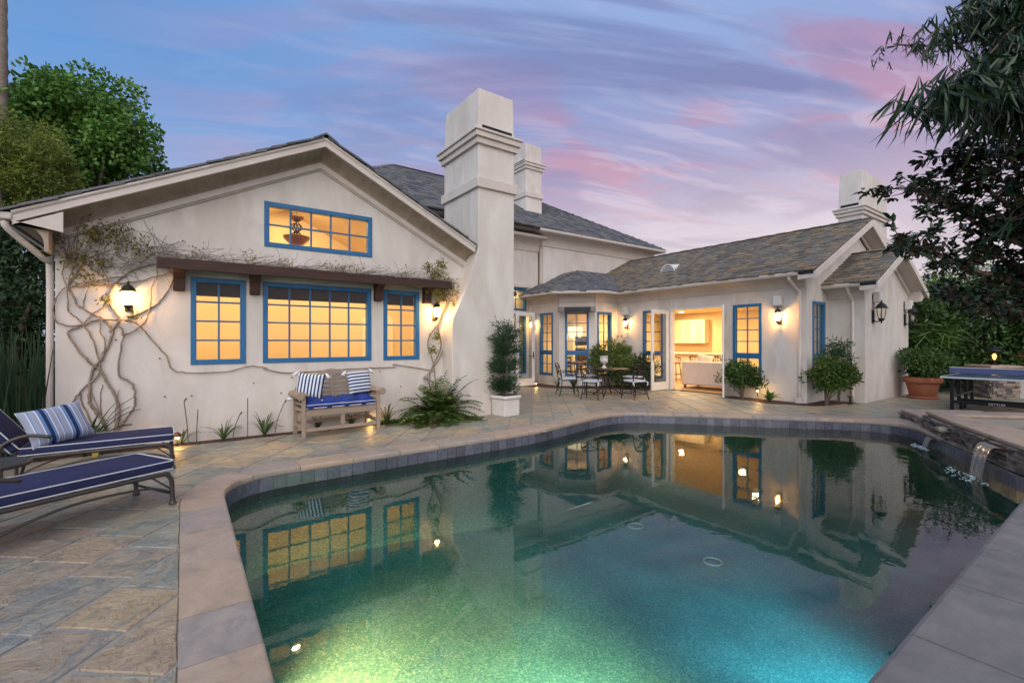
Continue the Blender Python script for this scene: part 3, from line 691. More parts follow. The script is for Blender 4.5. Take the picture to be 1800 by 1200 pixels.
# ================================================================== HOUSE
house = thing('house', 'cream stucco house with slate roofs, blue windows and tall chimneys', 'house')
class Fr:
    """a vertical wall plane: origin, direction along it, inward normal"""
    def __init__(s, o, t, nrm): s.o = Vector(o); s.t = Vector(t).normalized(); s.n = Vector(nrm).normalized()
    def P(s, u, w, z):
        q = s.o + s.t*u + s.n*w; return (q.x, q.y, z)
    def box(s, mb, u0, u1, w0, w1, z0, z1):
        return mb.hexa([s.P(u0, w0, z0), s.P(u1, w0, z0), s.P(u1, w1, z0), s.P(u0, w1, z0), s.P(u0, w0, z1), s.P(u1, w0, z1), s.P(u1, w1, z1), s.P(u0, w1, z1)])
YW = Fr((0, 8.42), (1, 0), (0, 1))              # gable wall of the left wing, u = X
XW = Fr((12.35, 0), (0, 1), (1, 0))             # long wall of the right wing, u = Y
GE = Fr((0, 4.96), (1, 0), (0, 1))              # gable end of the right wing
VF = Fr((0, 4.15), (1, 0), (0, 1)); VL = Fr((13.55, 0), (0, 1), (1, 0))
NR = Fr((0, 10.97), (1, 0), (0, 1)); NL = Fr((10.40, 0), (0, 1), (1, 0))
NM = Fr((10.40, 11.82), (1, -1), (1, 1))        # chamfer of the nook, u from 0 to 1.202
W1 = Fr((0, 13.5), (1, 0), (0, 1)); W2 = Fr((0, 13.2), (1, 0), (0, 1)); CB = Fr((0, 12.3), (1, 0), (0, 1))

def wall(fr, us, roof, holes, name='wall', th=.2, z0=-.05, mat=None, parent=house):
    """wall with rectangular holes (u0,u1,z0,z1); roof = [(u, z)...] top line"""
    def top(u):
        for (a, za), (b, zb) in zip(roof, roof[1:]):
            if a-1e-6 <= u <= b+1e-6: return za + (zb-za)*(u-a)/(b-a) if b > a else za
        return roof[-1][1]
    U = sorted(set([us[0], us[1]] + [h[i] for h in holes for i in (0, 1)] + [u for u, z in roof if us[0] <= u <= us[1]]))
    mb = MB()
    for a, b in zip(U, U[1:]):
        hs = sorted([h for h in holes if h[0] <= a+1e-6 and h[1] >= b-1e-6], key=lambda h: h[2]); z = z0
        for h in hs:
            if h[2] > z+1e-4: fr.box(mb, a, b, 0, th, z, h[2])
            z = h[3]
        ta, tb = top(a), top(b)
        mb.hexa([fr.P(a, 0, z), fr.P(b, 0, z), fr.P(b, th, z), fr.P(a, th, z), fr.P(a, 0, ta), fr.P(b, 0, tb), fr.P(b, th, tb), fr.P(a, th, ta)])
    # drop the faces two neighbouring blocks share
    seen = {}
    for i, f in enumerate(mb.f):
        key = tuple(sorted(tuple(round(c, 4) for c in mb.v[j]) for j in f)); seen.setdefault(key, []).append(i)
    bad = {i for v_ in seen.values() if len(v_) > 1 for i in v_}
    mb.f = [f for i, f in enumerate(mb.f) if i not in bad]
    return mb.build(name, mat or M['stucco'], parent)

pane_cache = {}
def pane(w, h, parent, M4):
    k = (round(w, 3), round(h, 3))
    if k not in pane_cache:
        b = MB().box(-w/2, w/2, -.002, .002, -h/2, h/2); me = bpy.data.meshes.new('pane'); me.from_pydata(b.v, [], b.f); me.materials.append(M['glass']); pane_cache[k] = me
    o = bpy.data.objects.new('pane', pane_cache[k]); COL.objects.link(o); o.parent = parent; o.matrix_local = M4
    return o
def window(fr, u0, u1, z0, z1, cols, rows, lower=0, zrail=None, fw=.075, mw=.026, mat=None):
    """casement with muntins; lower = rows of a second sash under zrail"""
    mb = MB(); f = fr
    A = -.018; B = .10
    f.box(mb, u0, u0+fw, A, B, z0, z1); f.box(mb, u1-fw, u1, A, B, z0, z1)
    f.box(mb, u0+fw, u1-fw, A+.002, B, z1-fw, z1); f.box(mb, u0+fw, u1-fw, A+.002, B, z0, z0+fw)
    secs = [(z0+fw, z1-fw, rows)]
    if lower:
        f.box(mb, u0+fw, u1-fw, A+.002, B, zrail-.075, zrail+.075); f.box(mb, u0+fw, u1-fw, A-.008, A+.001, zrail-.012, zrail+.012)
        secs = [(z0+fw, zrail-.075, lower), (zrail+.075, z1-fw, rows)]
    cells = []
    cw = (u1-u0-2*fw)/cols
    for za, zb, r in secs:
        ch = (zb-za)/r
        for i in range(1, cols): f.box(mb, u0+fw+i*cw-mw/2, u0+fw+i*cw+mw/2, .012, .052, za, zb)
        for j in range(1, r): f.box(mb, u0+fw, u1-fw, .014, .050, za+j*ch-mw/2, za+j*ch+mw/2)
        cells += [(u0+fw+(i+.5)*cw, za+(j+.5)*ch, cw-mw*.4, ch-mw*.4) for i in range(cols) for j in range(r)]
    w = mb.build('window', mat or M['blue'], house, bevel=.004, seg=1)
    ang = math.atan2(f.t.y, f.t.x)
    for u, z, pw, ph in cells:
        rz = rnd.uniform(-.006, .006); rx = rnd.uniform(-.006, .006)
        pane(pw, ph, w, Matrix.Translation(f.P(u, .032, z)) @ Matrix.Rotation(ang+rz, 4, 'Z') @ Matrix.Rotation(rx, 4, 'X'))
    return w
# ---- left wing
GX0, GX1, GAX = -1.37, 5.21, 1.92
SL = .497
def groof(x): return 4.60 - SL*abs(x-GAX)
wall(YW, (GX0, 4.9), [(GX0, groof(GX0)), (GAX, groof(GAX)), (4.9, groof(4.9))],
     [(.09, .81, 1.15, 2.47), (1.05, 2.82, 1.15, 2.47), (3.05, 3.77, 1.15, 2.47), (1.07, 2.835, 3.045, 3.78)])
wall(Fr((GX0, 0), (0, 1), (1, 0)), (8.62, 13.5), [(8.62, 2.96), (13.5, 2.96)], [])
wall(Fr((GX1-.2, 0), (0, 1), (1, 0)), (8.62, 13.5), [(8.62, 2.96), (13.5, 2.96)], [])
window(YW, .09, .81, 1.15, 2.47, 2, 4); window(YW, 1.05, 2.82, 1.15, 2.47, 5, 4); window(YW, 3.05, 3.77, 1.15, 2.47, 2, 4); window(YW, 1.07, 2.835, 3.045, 3.78, 5, 2)
# little ties and nail heads left in the stucco
mb = MB(); rs = random.Random(4)
for k in range(26):
    X, Z = rs.uniform(-1.1, 4.0), rs.uniform(.4, 3.2)
    if not any(a-.1 < X < b+.1 and c-.1 < Z < d+.1 for a, b, c, d in [(.09, .81, 1.15, 2.47), (1.05, 2.82, 1.15, 2.47), (3.05, 3.77, 1.15, 2.47), (1.07, 2.835, 3.045, 3.78)]):
        mb.tube([(X, 8.42, Z), (X, 8.405, Z)], .010, 6)
mb.build('wall_tie', M['iron'], house)['kind'] = 'stuff'
# roof slab of the left wing: two thick planes with stepped shingle courses at the rake
FY = 8.0                                           # front of the rake fascia
def ztop(x): return 4.86 - SL*abs(x-GAX)           # top of sheathing
for sg, name in ((-1, 'roof'), (1, 'roof')):
    xe = GAX + sg*3.66; mb = MB()
    xs = [GAX, xe]
    a, b = (GAX, xe) if sg > 0 else (xe, GAX)
    if sg > 0: b = 4.80
    mb.hexa([(a, FY+.02, ztop(a)-.10), (b, FY+.02, ztop(b)-.10), (b, 13.4, ztop(b)-.10), (a, 13.4, ztop(a)-.10), (a, FY+.02, ztop(a)), (b, FY+.02, ztop(b)), (b, 13.4, ztop(b)), (a, 13.4, ztop(a))])
    if sg > 0: mb.hexa([(4.80, 9.5, ztop(4.80)-.10), (xe, 9.5, ztop(xe)-.10), (xe, 13.4, ztop(xe)-.10), (4.80, 13.4, ztop(4.80)-.10), (4.80, 9.5, ztop(4.8)), (xe, 9.5, ztop(xe)), (xe, 13.4, ztop(xe)), (4.80, 13.4, ztop(4.8))])
    roofo = mb.build('roof', M['underlay'], house)
    dirv = Vector((-sg, 0, SL)).normalized(); nr = Vector((sg*SL, 0, 1)).normalized()
    Ls = 3.66*math.sqrt(1+SL*SL); v_ = -.06; rr = random.Random(20+sg); k = 0
    while v_ < Ls-.34:
        y = FY-.05
        first = True
        base = Vector((xe, 0, ztop(xe)))
        while y < 8.9:
            w = rr.uniform(.18, .3); c = base + dirv*(v_+.17) + nr*(.026 + rr.uniform(-.004, .006)) + Vector((0, y+w/2+rr.uniform(-.02, .02) if first else y+w/2, 0))
            first = False
            if not (sg > 0 and c.x > 4.72):
                Mx = Matrix((dirv, Vector((0, 1, 0))*1, nr)).transposed()
                tilt = Matrix.Rotation(.07*(1), 3, Vector((0, 1, 0)).cross(Vector((0, 0, 1))).normalized()) if 0 else Matrix.Identity(3)
                q = MB(); q.obox((0, 0, 0), .19, w/2*.96, .013)
                q.v = [tuple(c + Mx @ Vector((x, yy, z - .05*x))) for x, yy, z in q.v]
                q.build('shingle', M['slateb'], roofo)
            y += w
        v_ += .235
# ridge cap
mb = MB()
for k in range(3):
    y = FY-.06+k*.3; mb.add([(GAX-.2, y, ztop(GAX-.2)+.05), (GAX, y, ztop(GAX)+.075), (GAX+.2, y, ztop(GAX+.2)+.05), (GAX-.2, y+.3, ztop(GAX-.2)+.04), (GAX, y+.3, ztop(GAX)+.065), (GAX+.2, y+.3, ztop(GAX+.2)+.04),
                             (GAX-.2, y, ztop(GAX-.2)+.02), (GAX, y, ztop(GAX)+.045), (GAX+.2, y, ztop(GAX+.2)+.02)], [(0, 1, 4, 3), (1, 2, 5, 4), (6, 7, 1, 0), (7, 8, 2, 1)])
mb.build('ridge_cap', M['slateb'], house)
def rake(path, prof, name, mat, closed=True):
    """profile (y, dz) carried along a raked line of (x, z) points"""
    mb = MB(); m = len(prof)
    for x, z in path:
        for y, dz in prof: mb.v.append((x, y, z+dz))
    for j in range(len(path)-1):
        for i in range(m if closed else m-1): mb.f.append((j*m+i, j*m+(i+1) % m, (j+1)*m+(i+1) % m, (j+1)*m+i))
    mb.f.append(tuple(range(m))[::-1]); mb.f.append(tuple((len(path)-1)*m+i for i in range(m)))
    return mb.build(name, mat, house)
GP = [(GAX-3.60, ztop(GAX-3.60)), (GAX, ztop(GAX)), (4.80, ztop(4.80))]
GPin = [(GX0+.06, ztop(GX0+.06)), (GAX, ztop(GAX)), (4.80, ztop(4.80))]
rake(GP, [(FY, -.02), (FY+.05, -.02), (FY+.05, -.135), (FY, -.135)], 'fascia', M['trim'])
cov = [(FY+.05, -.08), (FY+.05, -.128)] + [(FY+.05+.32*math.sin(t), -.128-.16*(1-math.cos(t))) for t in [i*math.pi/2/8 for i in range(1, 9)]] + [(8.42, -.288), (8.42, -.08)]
rake(GP, [(FY-.022, .0), (FY, .0), (FY, -.04), (FY-.008, -.045), (FY-.022, -.025)], 'crown_mould', M['trim'])

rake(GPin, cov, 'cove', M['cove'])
rake(GPin, [(8.352, -.288), (8.42, -.288), (8.42, -.385), (8.352, -.385)], 'frieze', M['trim'])
rake(GPin, [(8.385, -.385), (8.42, -.385), (8.42, -.41), (8.385, -.41)], 'bead', M['trim'])
# box return and eave cornice at the left corner
MB().extr([(-1.68, FY+.001, ztop(-1.68)-.165), (-1.23, FY+.001, ztop(-1.23)-.165), (-1.23, FY+.001, 2.87), (-1.66, FY+.001, 2.955)], (0, .05, 0)).build('cornice_return', M['trim'], house)
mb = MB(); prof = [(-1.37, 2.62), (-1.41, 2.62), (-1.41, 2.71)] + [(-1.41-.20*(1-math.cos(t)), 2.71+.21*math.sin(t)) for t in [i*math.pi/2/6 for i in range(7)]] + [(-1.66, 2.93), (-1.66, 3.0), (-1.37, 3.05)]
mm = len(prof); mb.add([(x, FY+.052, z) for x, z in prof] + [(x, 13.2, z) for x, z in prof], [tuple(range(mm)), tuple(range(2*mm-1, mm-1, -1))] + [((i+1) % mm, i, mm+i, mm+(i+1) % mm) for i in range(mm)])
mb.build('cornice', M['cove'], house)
MB().box(-1.82, -1.67, FY-.02, 13.2, 2.96, 3.05).build('gutter', M['trim'], house, bevel=.02)
mb = MB(); mb.tube(smooth_path([(-1.74, 8.06, 2.96), (-1.72, 8.07, 2.86), (-1.46, 8.36, 2.56), (-1.43, 8.47, 2.46), (-1.43, 8.47, 1.2), (-1.43, 8.47, 0)], 4), .038, 8); mb.build('downspout', M['trim'], house, True)
# ---- timber shelf over the windows
tr = house
mb = MB(); mb.box(-.30, 4.28, 8.05, 8.12, 2.525, 2.68); mb.build('trellis_beam', M['trellis'], house, bevel=.008)
MB().box(-.28, 4.26, 8.125, 8.40, 2.60, 2.64).build('trellis_deck', M['trellis'], house)
for X in (-.05, .93, 2.93, 3.90):
    mb = MB(); P = [(X-.07, 8.42, 2.598), (X-.07, 8.08, 2.598), (X-.07, 8.08, 2.54), (X-.07, 8.20, 2.50), (X-.07, 8.27, 2.42), (X-.07, 8.28, 2.26), (X-.07, 8.42, 2.24)]
    mb.extr(P[::-1], (.14, 0, 0)); mb.build('trellis_bracket', M['trellis'], house, bevel=.01)
# ---- main chimney with its swept foot
def chimney(x0, x1, y0, y1, zb, zband, zcor, ztop_, name='chimney', flare=False, slot='front', sc=1.0):
    mb = MB()
    if flare:
        mb.extr([(4.27, y0, -.05), (x1, y0, -.05), (x1, y0, zcor), (x0, y0, zcor), (x0, y0, 3.40), (x0-.10, y0, 3.05), (x0-.33, y0, 2.45), (4.30, y0, 1.98), (4.27, y0, 1.80)][::-1], (0, 8.6-y0, 0))
        mb.box(x0+.002, x1-.002, 8.6, y1, 2.6, zcor)
    else: mb.box(x0, x1, y0, y1, zb, zcor)
    ch = mb.build(name, M['stucco'], house, bevel=.012)
    def band(e, za, zb_, nm): return MB().box(x0-e, x1+e, y0-e, y1+e, za, zb_).build(nm, M['trim'], ch, bevel=.008)
    band(.055*sc, zband, zband+.20*sc, 'band')
    band(.06*sc, zcor-.06*sc, zcor+.06*sc, 'cornice'); band(.11*sc, zcor+.062*sc, zcor+.17*sc, 'cornice'); band(.145*sc, zcor+.172*sc, zcor+.22*sc, 'cornice')
    zc = zcor+.222*sc; e = .02
    cap = MB(); i0 = .0; i1 = .06*sc
    cap.hexa([(x0-i0, y0-i0, zc), (x1+i0, y0-i0, zc), (x1+i0, y1+i0, zc), (x0-i0, y1+i0, zc), (x0+i1*.3, y0+i1*.3, ztop_), (x1-i1*.3, y0+i1*.3, ztop_), (x1-i1*.3, y1-i1, ztop_), (x0+i1*.3, y1-i1, ztop_)])
    cap.build('cap', M['stucco'], ch, bevel=.008)
    if slot == 'front': MB().box(x0+.09*sc, x1-.06*sc, y0-.004, y0+.05, zc+.05*sc, zc+.13*sc).build('flue_slot', M['black'], ch)
    elif slot == 'left': MB().box(x0-.006, x0+.05, y0+.1*sc, y1-.08*sc, zc+.05*sc, zc+.13*sc).build('flue_slot', M['black'], ch)
    return ch
chimney(4.86, 5.75, 7.98, 9.48, 0, 4.62, 5.56, 6.64, flare=True)
chimney(10.95, 11.75, 14.4, 15.5, 5.9, 7.2, 8.35, 9.3, slot='left', sc=.95)
chimney(19.0, 21.5, 5.9, 6.62, 3, 5.15, 5.95, 7.42, slot='left')
# ---- link block and two-storey block behind
wall(CB, (5.0, 8.85), [(5.0, 3.0), (8.85, 3.0)], [(7.95, 8.80, 0, 2.5)])
MB().box(5.0, 8.90, 12.2, 14.2, 3.0, 3.12).build('flat_roof', M['underlay'], house)
MB().box(8.65, 8.85, 12.5, 13.5, -.05, 3.0).build('wall', M['stucco'], house)
wall(W1, (2.6, 10.84), [(2.6, 5.3), (10.84, 5.3)], [(9.35, 10.27, .33, 2.5), (9.35, 10.27, 2.62, 3.44)])
window(W1, 9.35, 10.27, .33, 2.5, 2, 4, 2, 1.12); window(W1, 9.35, 10.27, 2.62, 3.44, 2, 2)
MB().box(9.25, 10.37, 13.40, 13.5, 3.46, 3.60).build('lintel', M['trim'], house, bevel=.01)
MB().box(10.84, 16.9, 13.2, 13.42, 2.85, 5.5).build('wall', M['stucco'], house)
window(W2, 15.2, 16.2, 3.75, 4.75, 2, 3)
def eave(path, prof, name, mat):
    """cornice profile (outward, z) swept along a plan polyline, mitred; outward = right of travel"""
    P = [Vector(p) for p in path]; mb = MB(); m = len(prof)
    for i, p in enumerate(P):
        d0 = (P[i]-P[i-1]).normalized() if i else None; d1 = (P[i+1]-P[i]).normalized() if i < len(P)-1 else None
        n0 = Vector((d0.y, -d0.x)) if d0 else None; n1 = Vector((d1.y, -d1.x)) if d1 else None
        if n0 is None: q = n1
        elif n1 is None: q = n0
        else: q = (n0+n1)/(1+n0.dot(n1))
        for o_, z in prof: mb.v.append((p.x+q.x*o_, p.y+q.y*o_, z))
    for j in range(len(P)-1):
        for i in range(m): mb.f.append((j*m+i, (j+1)*m+i, (j+1)*m+(i+1) % m, j*m+(i+1) % m))
    mb.f.append(tuple(range(m))); mb.f.append(tuple((len(P)-1)*m+i for i in range(m))[::-1])
    return mb.build(name, mat, house)
def cove_prof(zf, out, zt, h=.10):
    """frieze from zf, cove out to `out` just under zt"""
    return [(0, zf), (.03, zf), (.03, zf+.022), (.045, zf+.022), (.045, zf+h)] + [(.06+(out-.13)*(1-math.cos(t)), zf+h+(zt-zf-h-.03)*math.sin(t)) for t in [i*math.pi/2/7 for i in range(8)]] + [(out-.03, zt-.03), (out-.03, zt), (0, zt)]
def gutter_prof(out, z): return [(out-.05, z-.01), (out+.035, z-.005), (out+.055, z+.03), (out+.06, z+.085), (out+.045, z+.092), (out-.05, z+.088)]
# outward is to the right of travel: walk walls so that the camera side is on the right
P1 = [(2.6, 13.5), (10.86, 13.5)]
eave(P1, cove_prof(4.83, .50, 5.25, .10), 'cornice', M['trim']); eave(P1, gutter_prof(.49, 5.24), 'gutter', M['trim'])
P2 = [(10.84, 14.6), (10.84, 13.2), (16.9, 13.2), (16.9, 15)]
eave(P2, cove_prof(5.02, .50, 5.44, .10), 'cornice', M['trim']); eave(P2, gutter_prof(.49, 5.43), 'gutter', M['trim'])
# ---- shingled roof planes
sh_box = MB().obox((0, 0, 0), .5, .5, .5); sh_me = {}
def shingle_mesh(key):
    if key not in sh_me:
        rs_ = random.Random(sum(map(ord, key[1]))+key[0]*7); vs = [(x + rs_.uniform(-.03, .03)*(x < 0), y + rs_.uniform(-.015, .015), z + (rs_.uniform(-.1, .1) if x < 0 else 0)) for x, y, z in sh_box.v]
        me_ = bpy.data.meshes.new('shingle'); me_.from_pydata(vs, [], sh_box.f); me_.materials.append(M[key[1]]); sh_me[key] = me_
    return sh_me[key]
SHINGLES = 0
def shingle_plane(poly, org, udir, mat, slab, expo=.2, limit=0, order=None, rs_=None, wmin=.13, wmax=.24, length=.30, far=False):
    """poly: 3-D outline of one roof plane; udir along the eave. First `limit` shingles are objects, the rest one mesh."""
    global SHINGLES
    P = [Vector(p) for p in poly]; o = Vector(org); U = Vector(udir).normalized()
    nrm = (P[1]-P[0]).cross(P[2]-P[1]).normalized()
    if nrm.z < 0: nrm = -nrm
    V = nrm.cross(U).normalized()
    if V.z < 0: V = -V
    uv = [((p-o).dot(U), (p-o).dot(V)) for p in P]
    q = MB(); q.extr([p - nrm*.09 for p in P], nrm*.085); so = q.build('roof', M['underlay'], house)
    vmax = max(b for a, b in uv); v_ = -.03; items = []; rs_ = rs_ or random.Random(1)
    while v_ < vmax-.02:
        vm = min(max(v_+expo*.5, .005), vmax-.005); xs = []
        for i in range(len(uv)):
            (a0, b0), (a1, b1) = uv[i], uv[(i+1) % len(uv)]
            if (b0-vm)*(b1-vm) < 0: xs.append(a0+(a1-a0)*(vm-b0)/(b1-b0))
        xs.sort()
        for k in range(0, len(xs)-1, 2):
            u = xs[k] - rs_.random()*.01
            while u < xs[k+1]-.03:
                w = rs_.uniform(wmin, wmax)
                if u+w > xs[k+1]-.06: w = xs[k+1]-u
                items.append((u+w/2, v_, w)); u += w
        v_ += expo
    rest = MB(); tilt = .085; cnt = 0
    if order: items.sort(key=order(o, U, V))
    flip = 1 if U.cross(V).dot(nrm) > 0 else -1
    for u, v0, w in items:
        th = rs_.uniform(.036, .056); lift = .032 + rs_.uniform(-.003, .005); off = rs_.uniform(-.018, .018)
        ln = min(length, max(.06, vmax-v0+.02)); A = (V*math.cos(tilt) - nrm*math.sin(tilt)); N2 = (nrm*math.cos(tilt) + V*math.sin(tilt))
        c = o + U*u + V*(v0+off+ln/2) + nrm*(lift)
        if cnt < limit:
            ob = bpy.data.objects.new('shingle', shingle_mesh((cnt % 6, mat))); COL.objects.link(ob); ob.parent = so
            Mx = Matrix((A, U, N2)).transposed().to_4x4(); ob.matrix_local = Matrix.Translation(c) @ Mx @ Matrix.Diagonal((ln, w*.965, th, 1)); cnt += 1
        else:
            b_ = MB(); b_.obox((0, 0, 0), .5, .5, .5)
            rest.add([c + A*x*ln + U*y*w*.965 + N2*z*th for x, y, z in b_.v], b_.f)
    SHINGLES += cnt
    if rest.f: rest.build('shingle_field', M[mat], so)['kind'] = 'stuff'
    return so
RP = .4725; EZ = 3.145
def rz_(x): return EZ + RP*(x-11.88)
byY = lambda o, U, V: (lambda it: (o + U*it[0] + V*it[1]).y)
# vestibule
VEZ = 2.90; VP = .49; VAX = 15.23
def vz(x): return VEZ + VP*(x-13.2)
shingle_plane([(13.2, 3.82, vz(13.2)), (13.2, 4.96, vz(13.2)), (VAX, 4.96, vz(VAX)), (VAX, 3.82, vz(VAX))], (13.2, 3.82, vz(13.2)), (0, 1, 0), 'shingle', None, limit=80, rs_=random.Random(9))
shingle_plane([(17.26, 3.82, VEZ), (VAX, 3.82, vz(VAX)), (VAX, 4.96, vz(VAX)), (17.26, 4.96, VEZ)], (17.26, 3.82, VEZ), (0, 1, 0), 'shingle', None, limit=0, rs_=random.Random(10))
# right wing
shingle_plane([(11.88, 4.62, rz_(11.88)), (11.88, 10.52, rz_(11.88)), (13.88, 12.5, rz_(13.88)), (13.88, 13.19, rz_(13.88)), (15.54, 13.19, rz_(15.54)), (15.54, 4.62, rz_(15.54))], (11.88, 4.62, EZ), (0, 1, 0), 'shingle', None, limit=190, order=byY, rs_=random.Random(12))
shingle_plane([(19.2, 4.62, EZ), (15.54, 4.62, rz_(15.54)), (15.54, 13.19, rz_(15.54)), (19.2, 13.19, EZ)], (19.2, 4.62, EZ), (0, 1, 0), 'shingle', None, limit=0, rs_=random.Random(13))
# nook
NA = (11.9, 12.5, 4.075); E0, E1, E2, E3 = (11.9, 10.52, EZ-.01), (11.06, 10.52, EZ-.01), (9.95, 11.63, EZ-.01), (9.95, 13.49, EZ-.01)
shingle_plane([E1, E0, (13.88, 12.5, 4.075), NA], E1, (1, 0, 0), 'slateb', None, rs_=random.Random(14))
shingle_plane([E2, E1, NA], E2, (1, -1, 0), 'slateb', None, limit=28, rs_=random.Random(15))
shingle_plane([E3, E2, NA, (11.9, 13.49, 4.075)], E3, (0, -1, 0), 'slateb', None, rs_=random.Random(16))
# main hip roof
shingle_plane([(2.1, 12.72, 5.52), (17.42, 12.72, 5.52), (12.5, 17.2, 8.28), (6.6, 17.2, 8.28)], (2.1, 12.72, 5.52), (1, 0, 0), 'slateb', None, expo=.25, rs_=random.Random(17), wmin=.2, wmax=.34, length=.36)
shingle_plane([(2.1, 21.7, 5.52), (2.1, 12.72, 5.52), (6.6, 17.2, 8.28)], (2.1, 12.72, 5.52), (0, 1, 0), 'slateb', None, expo=.25, rs_=random.Random(18))
shingle_plane([(17.42, 12.72, 5.52), (17.42, 21.7, 5.52), (12.5, 17.2, 8.28)], (17.42, 12.72, 5.52), (0, 1, 0), 'slateb', None, expo=.25, rs_=random.Random(19))
MB().add([(2.1, 12.72, 5.46), (17.42, 12.72, 5.46), (17.42, 21.7, 5.46), (2.1, 21.7, 5.46)], [(0, 3, 2, 1)]).build('soffit', M['trim'], house)
MB().box(2.6, 16.9, 20.8, 21, 0, 5.5).build('wall', M['stucco'], house)
# ridge and hip caps
def caps(a, b, mat, n, w=.13):
    a, b = Vector(a), Vector(b); d = (b-a)/n; mb = MB(); sd_ = d.cross(Vector((0, 0, 1))).normalized()*w
    for k in range(n):
        p, q_ = a+d*k, a+d*(k+1.12); up = Vector((0, 0, .05 + .012*(k % 2)))
        mb.add([p-sd_+up*.1, p+up, p+sd_+up*.1, q_-sd_+up*.1, q_+up, q_+sd_+up*.1, p-sd_-up*.5, p+up*.3, p+sd_-up*.5], [(0, 1, 4, 3), (1, 2, 5, 4), (6, 7, 1, 0), (7, 8, 2, 1)])
    mb.build('ridge_cap', M[mat], house)
caps((15.54, 4.6, rz_(15.54)+.03), (15.54, 13.1, rz_(15.54)+.03), 'shingle', 34); caps((VAX, 3.8, vz(VAX)+.03), (VAX, 4.96, vz(VAX)+.03), 'shingle', 5)
caps(E1, NA, 'slateb', 8, .09); caps(E2, NA, 'slateb', 8, .09); caps((17.42, 12.72, 5.54), (12.5, 17.2, 8.31), 'slateb', 24); caps((2.1, 12.72, 5.54), (6.6, 17.2, 8.31), 'slateb', 24); caps((6.6, 17.2, 8.31), (12.5, 17.2, 8.31), 'slateb', 22)
# ---- right wing walls, nook, vestibule
RWIN = [(6.03, 6.81, .33, 2.5), (9.09, 9.87, .33, 2.5)]
wall(XW, (5.158, 10.97), [(5.158, 3.1), (10.97, 3.1)], RWIN + [(7.08, 8.84, -.02, 2.52)])
gz = lambda x: 3.02 + RP*(x-12.35) if x < 15.54 else 3.02 + RP*(18.73-x)
wall(GE, (12.35, 18.73), [(12.35, gz(12.35)), (15.54, gz(15.54)), (18.73, gz(18.73))], [(12.66, 13.40, .33, 2.5)])
MB().box(18.53, 18.73, 5.16, 14.2, -.05, 3.02).build('wall', M['stucco'], house)
wall(NR, (11.25, 12.35), [(11.25, 3.1), (12.35, 3.1)], [(11.36, 12.06, .33, 2.5)]); wall(NL, (11.82, 13.5), [(11.82, 3.1), (13.5, 3.1)], [(12.13, 12.86, .33, 2.5)])
wall(NM, (0, 1.202), [(0, 3.1), (1.202, 3.1)], [(.20, 1.0, .33, 2.5)])
for fr, a, b in ((XW, 6.03, 6.81), (XW, 9.09, 9.87), (GE, 12.66, 13.40), (NR, 11.36, 12.06), (NL, 12.13, 12.86), (NM, .20, 1.0)): window(fr, a, b, .33, 2.5, 2, 4, 2, 1.12)
vgz = lambda x: 2.78 + VP*(x-13.55) if x < VAX else 2.78 + VP*(16.91-x)
wall(VF, (13.55, 16.91), [(13.55, vgz(13.55)), (VAX, vgz(VAX)), (16.91, vgz(16.91))], []); wall(VL, (4.35, 4.96), [(4.35, 2.8), (4.96, 2.8)], [])
MB().box(16.71, 16.91, 4.35, 4.96, -.05, 2.8).build('wall', M['stucco'], house)
PR = [(10.40, 13.5), (10.40, 11.82), (11.25, 10.97), (12.35, 10.97), (12.35, 4.96)]
def right_of(path): return path
eave(PR, cove_prof(2.83, .45, 3.10), 'cornice', M['trim']) if 0 else None
PRr = PR
def eave_l(path, prof, name, mat): return eave(path[::-1], [( -o_, z) for o_, z in prof][::-1], name, mat)
eave(PR, cove_prof(2.83, .44, 3.09), 'cornice', M['trim']); eave(PR, gutter_prof(.44, 3.075), 'gutter', M['trim'])
PV = [(13.55, 4.96), (13.55, 4.15)]
eave(PV, cove_prof(2.56, .34, 2.84, .09), 'cornice', M['trim']); eave(PV, gutter_prof(.335, 2.83), 'gutter', M['trim'])
# rakes of the right wing and of the vestibule
def rake2(path, y0, yw, drop):
    rake(path, [(y0, .0), (y0+.05, .0), (y0+.05, -.16), (y0, -.16)], 'fascia', M['trim'])
    rake(path, [(y0+.05, -.06), (y0+.05, -.13), (yw, -.15), (yw, -.06)], 'soffit', M['trim'])
    rake([(path[0][0]+.45, path[0][1]+.45*(path[1][1]-path[0][1])/(path[1][0]-path[0][0])), path[1], (path[2][0]-.45, path[2][1]-.45*(path[2][1]-path[1][1])/(path[2][0]-path[1][0]))],
         [(yw-.05, -.15), (yw, -.15), (yw, -.27), (yw-.05, -.27)], 'frieze', M['trim'])
rake2([(11.86, rz_(11.86)-.02), (15.54, rz_(15.54)-.02), (19.2, rz_(11.88)-.02)], 4.575, 4.96, .2)
rake2([(13.18, vz(13.18)-.02), (VAX, vz(VAX)-.02), (17.28, vz(13.18)-.02)], 3.775, 4.15, .2)
MB().extr([(17.25, 3.86, 2.90), (16.90, 3.86, 3.02), (16.90, 3.86, 2.62), (17.02, 3.86, 2.68), (17.25, 3.86, 2.82)], (0, .30, 0)).build('cornice_return', M['trim'], house)
MB().box(17.22, 17.36, 3.80, 4.9, 2.80, 2.89).build('gutter', M['trim'], house, bevel=.02)
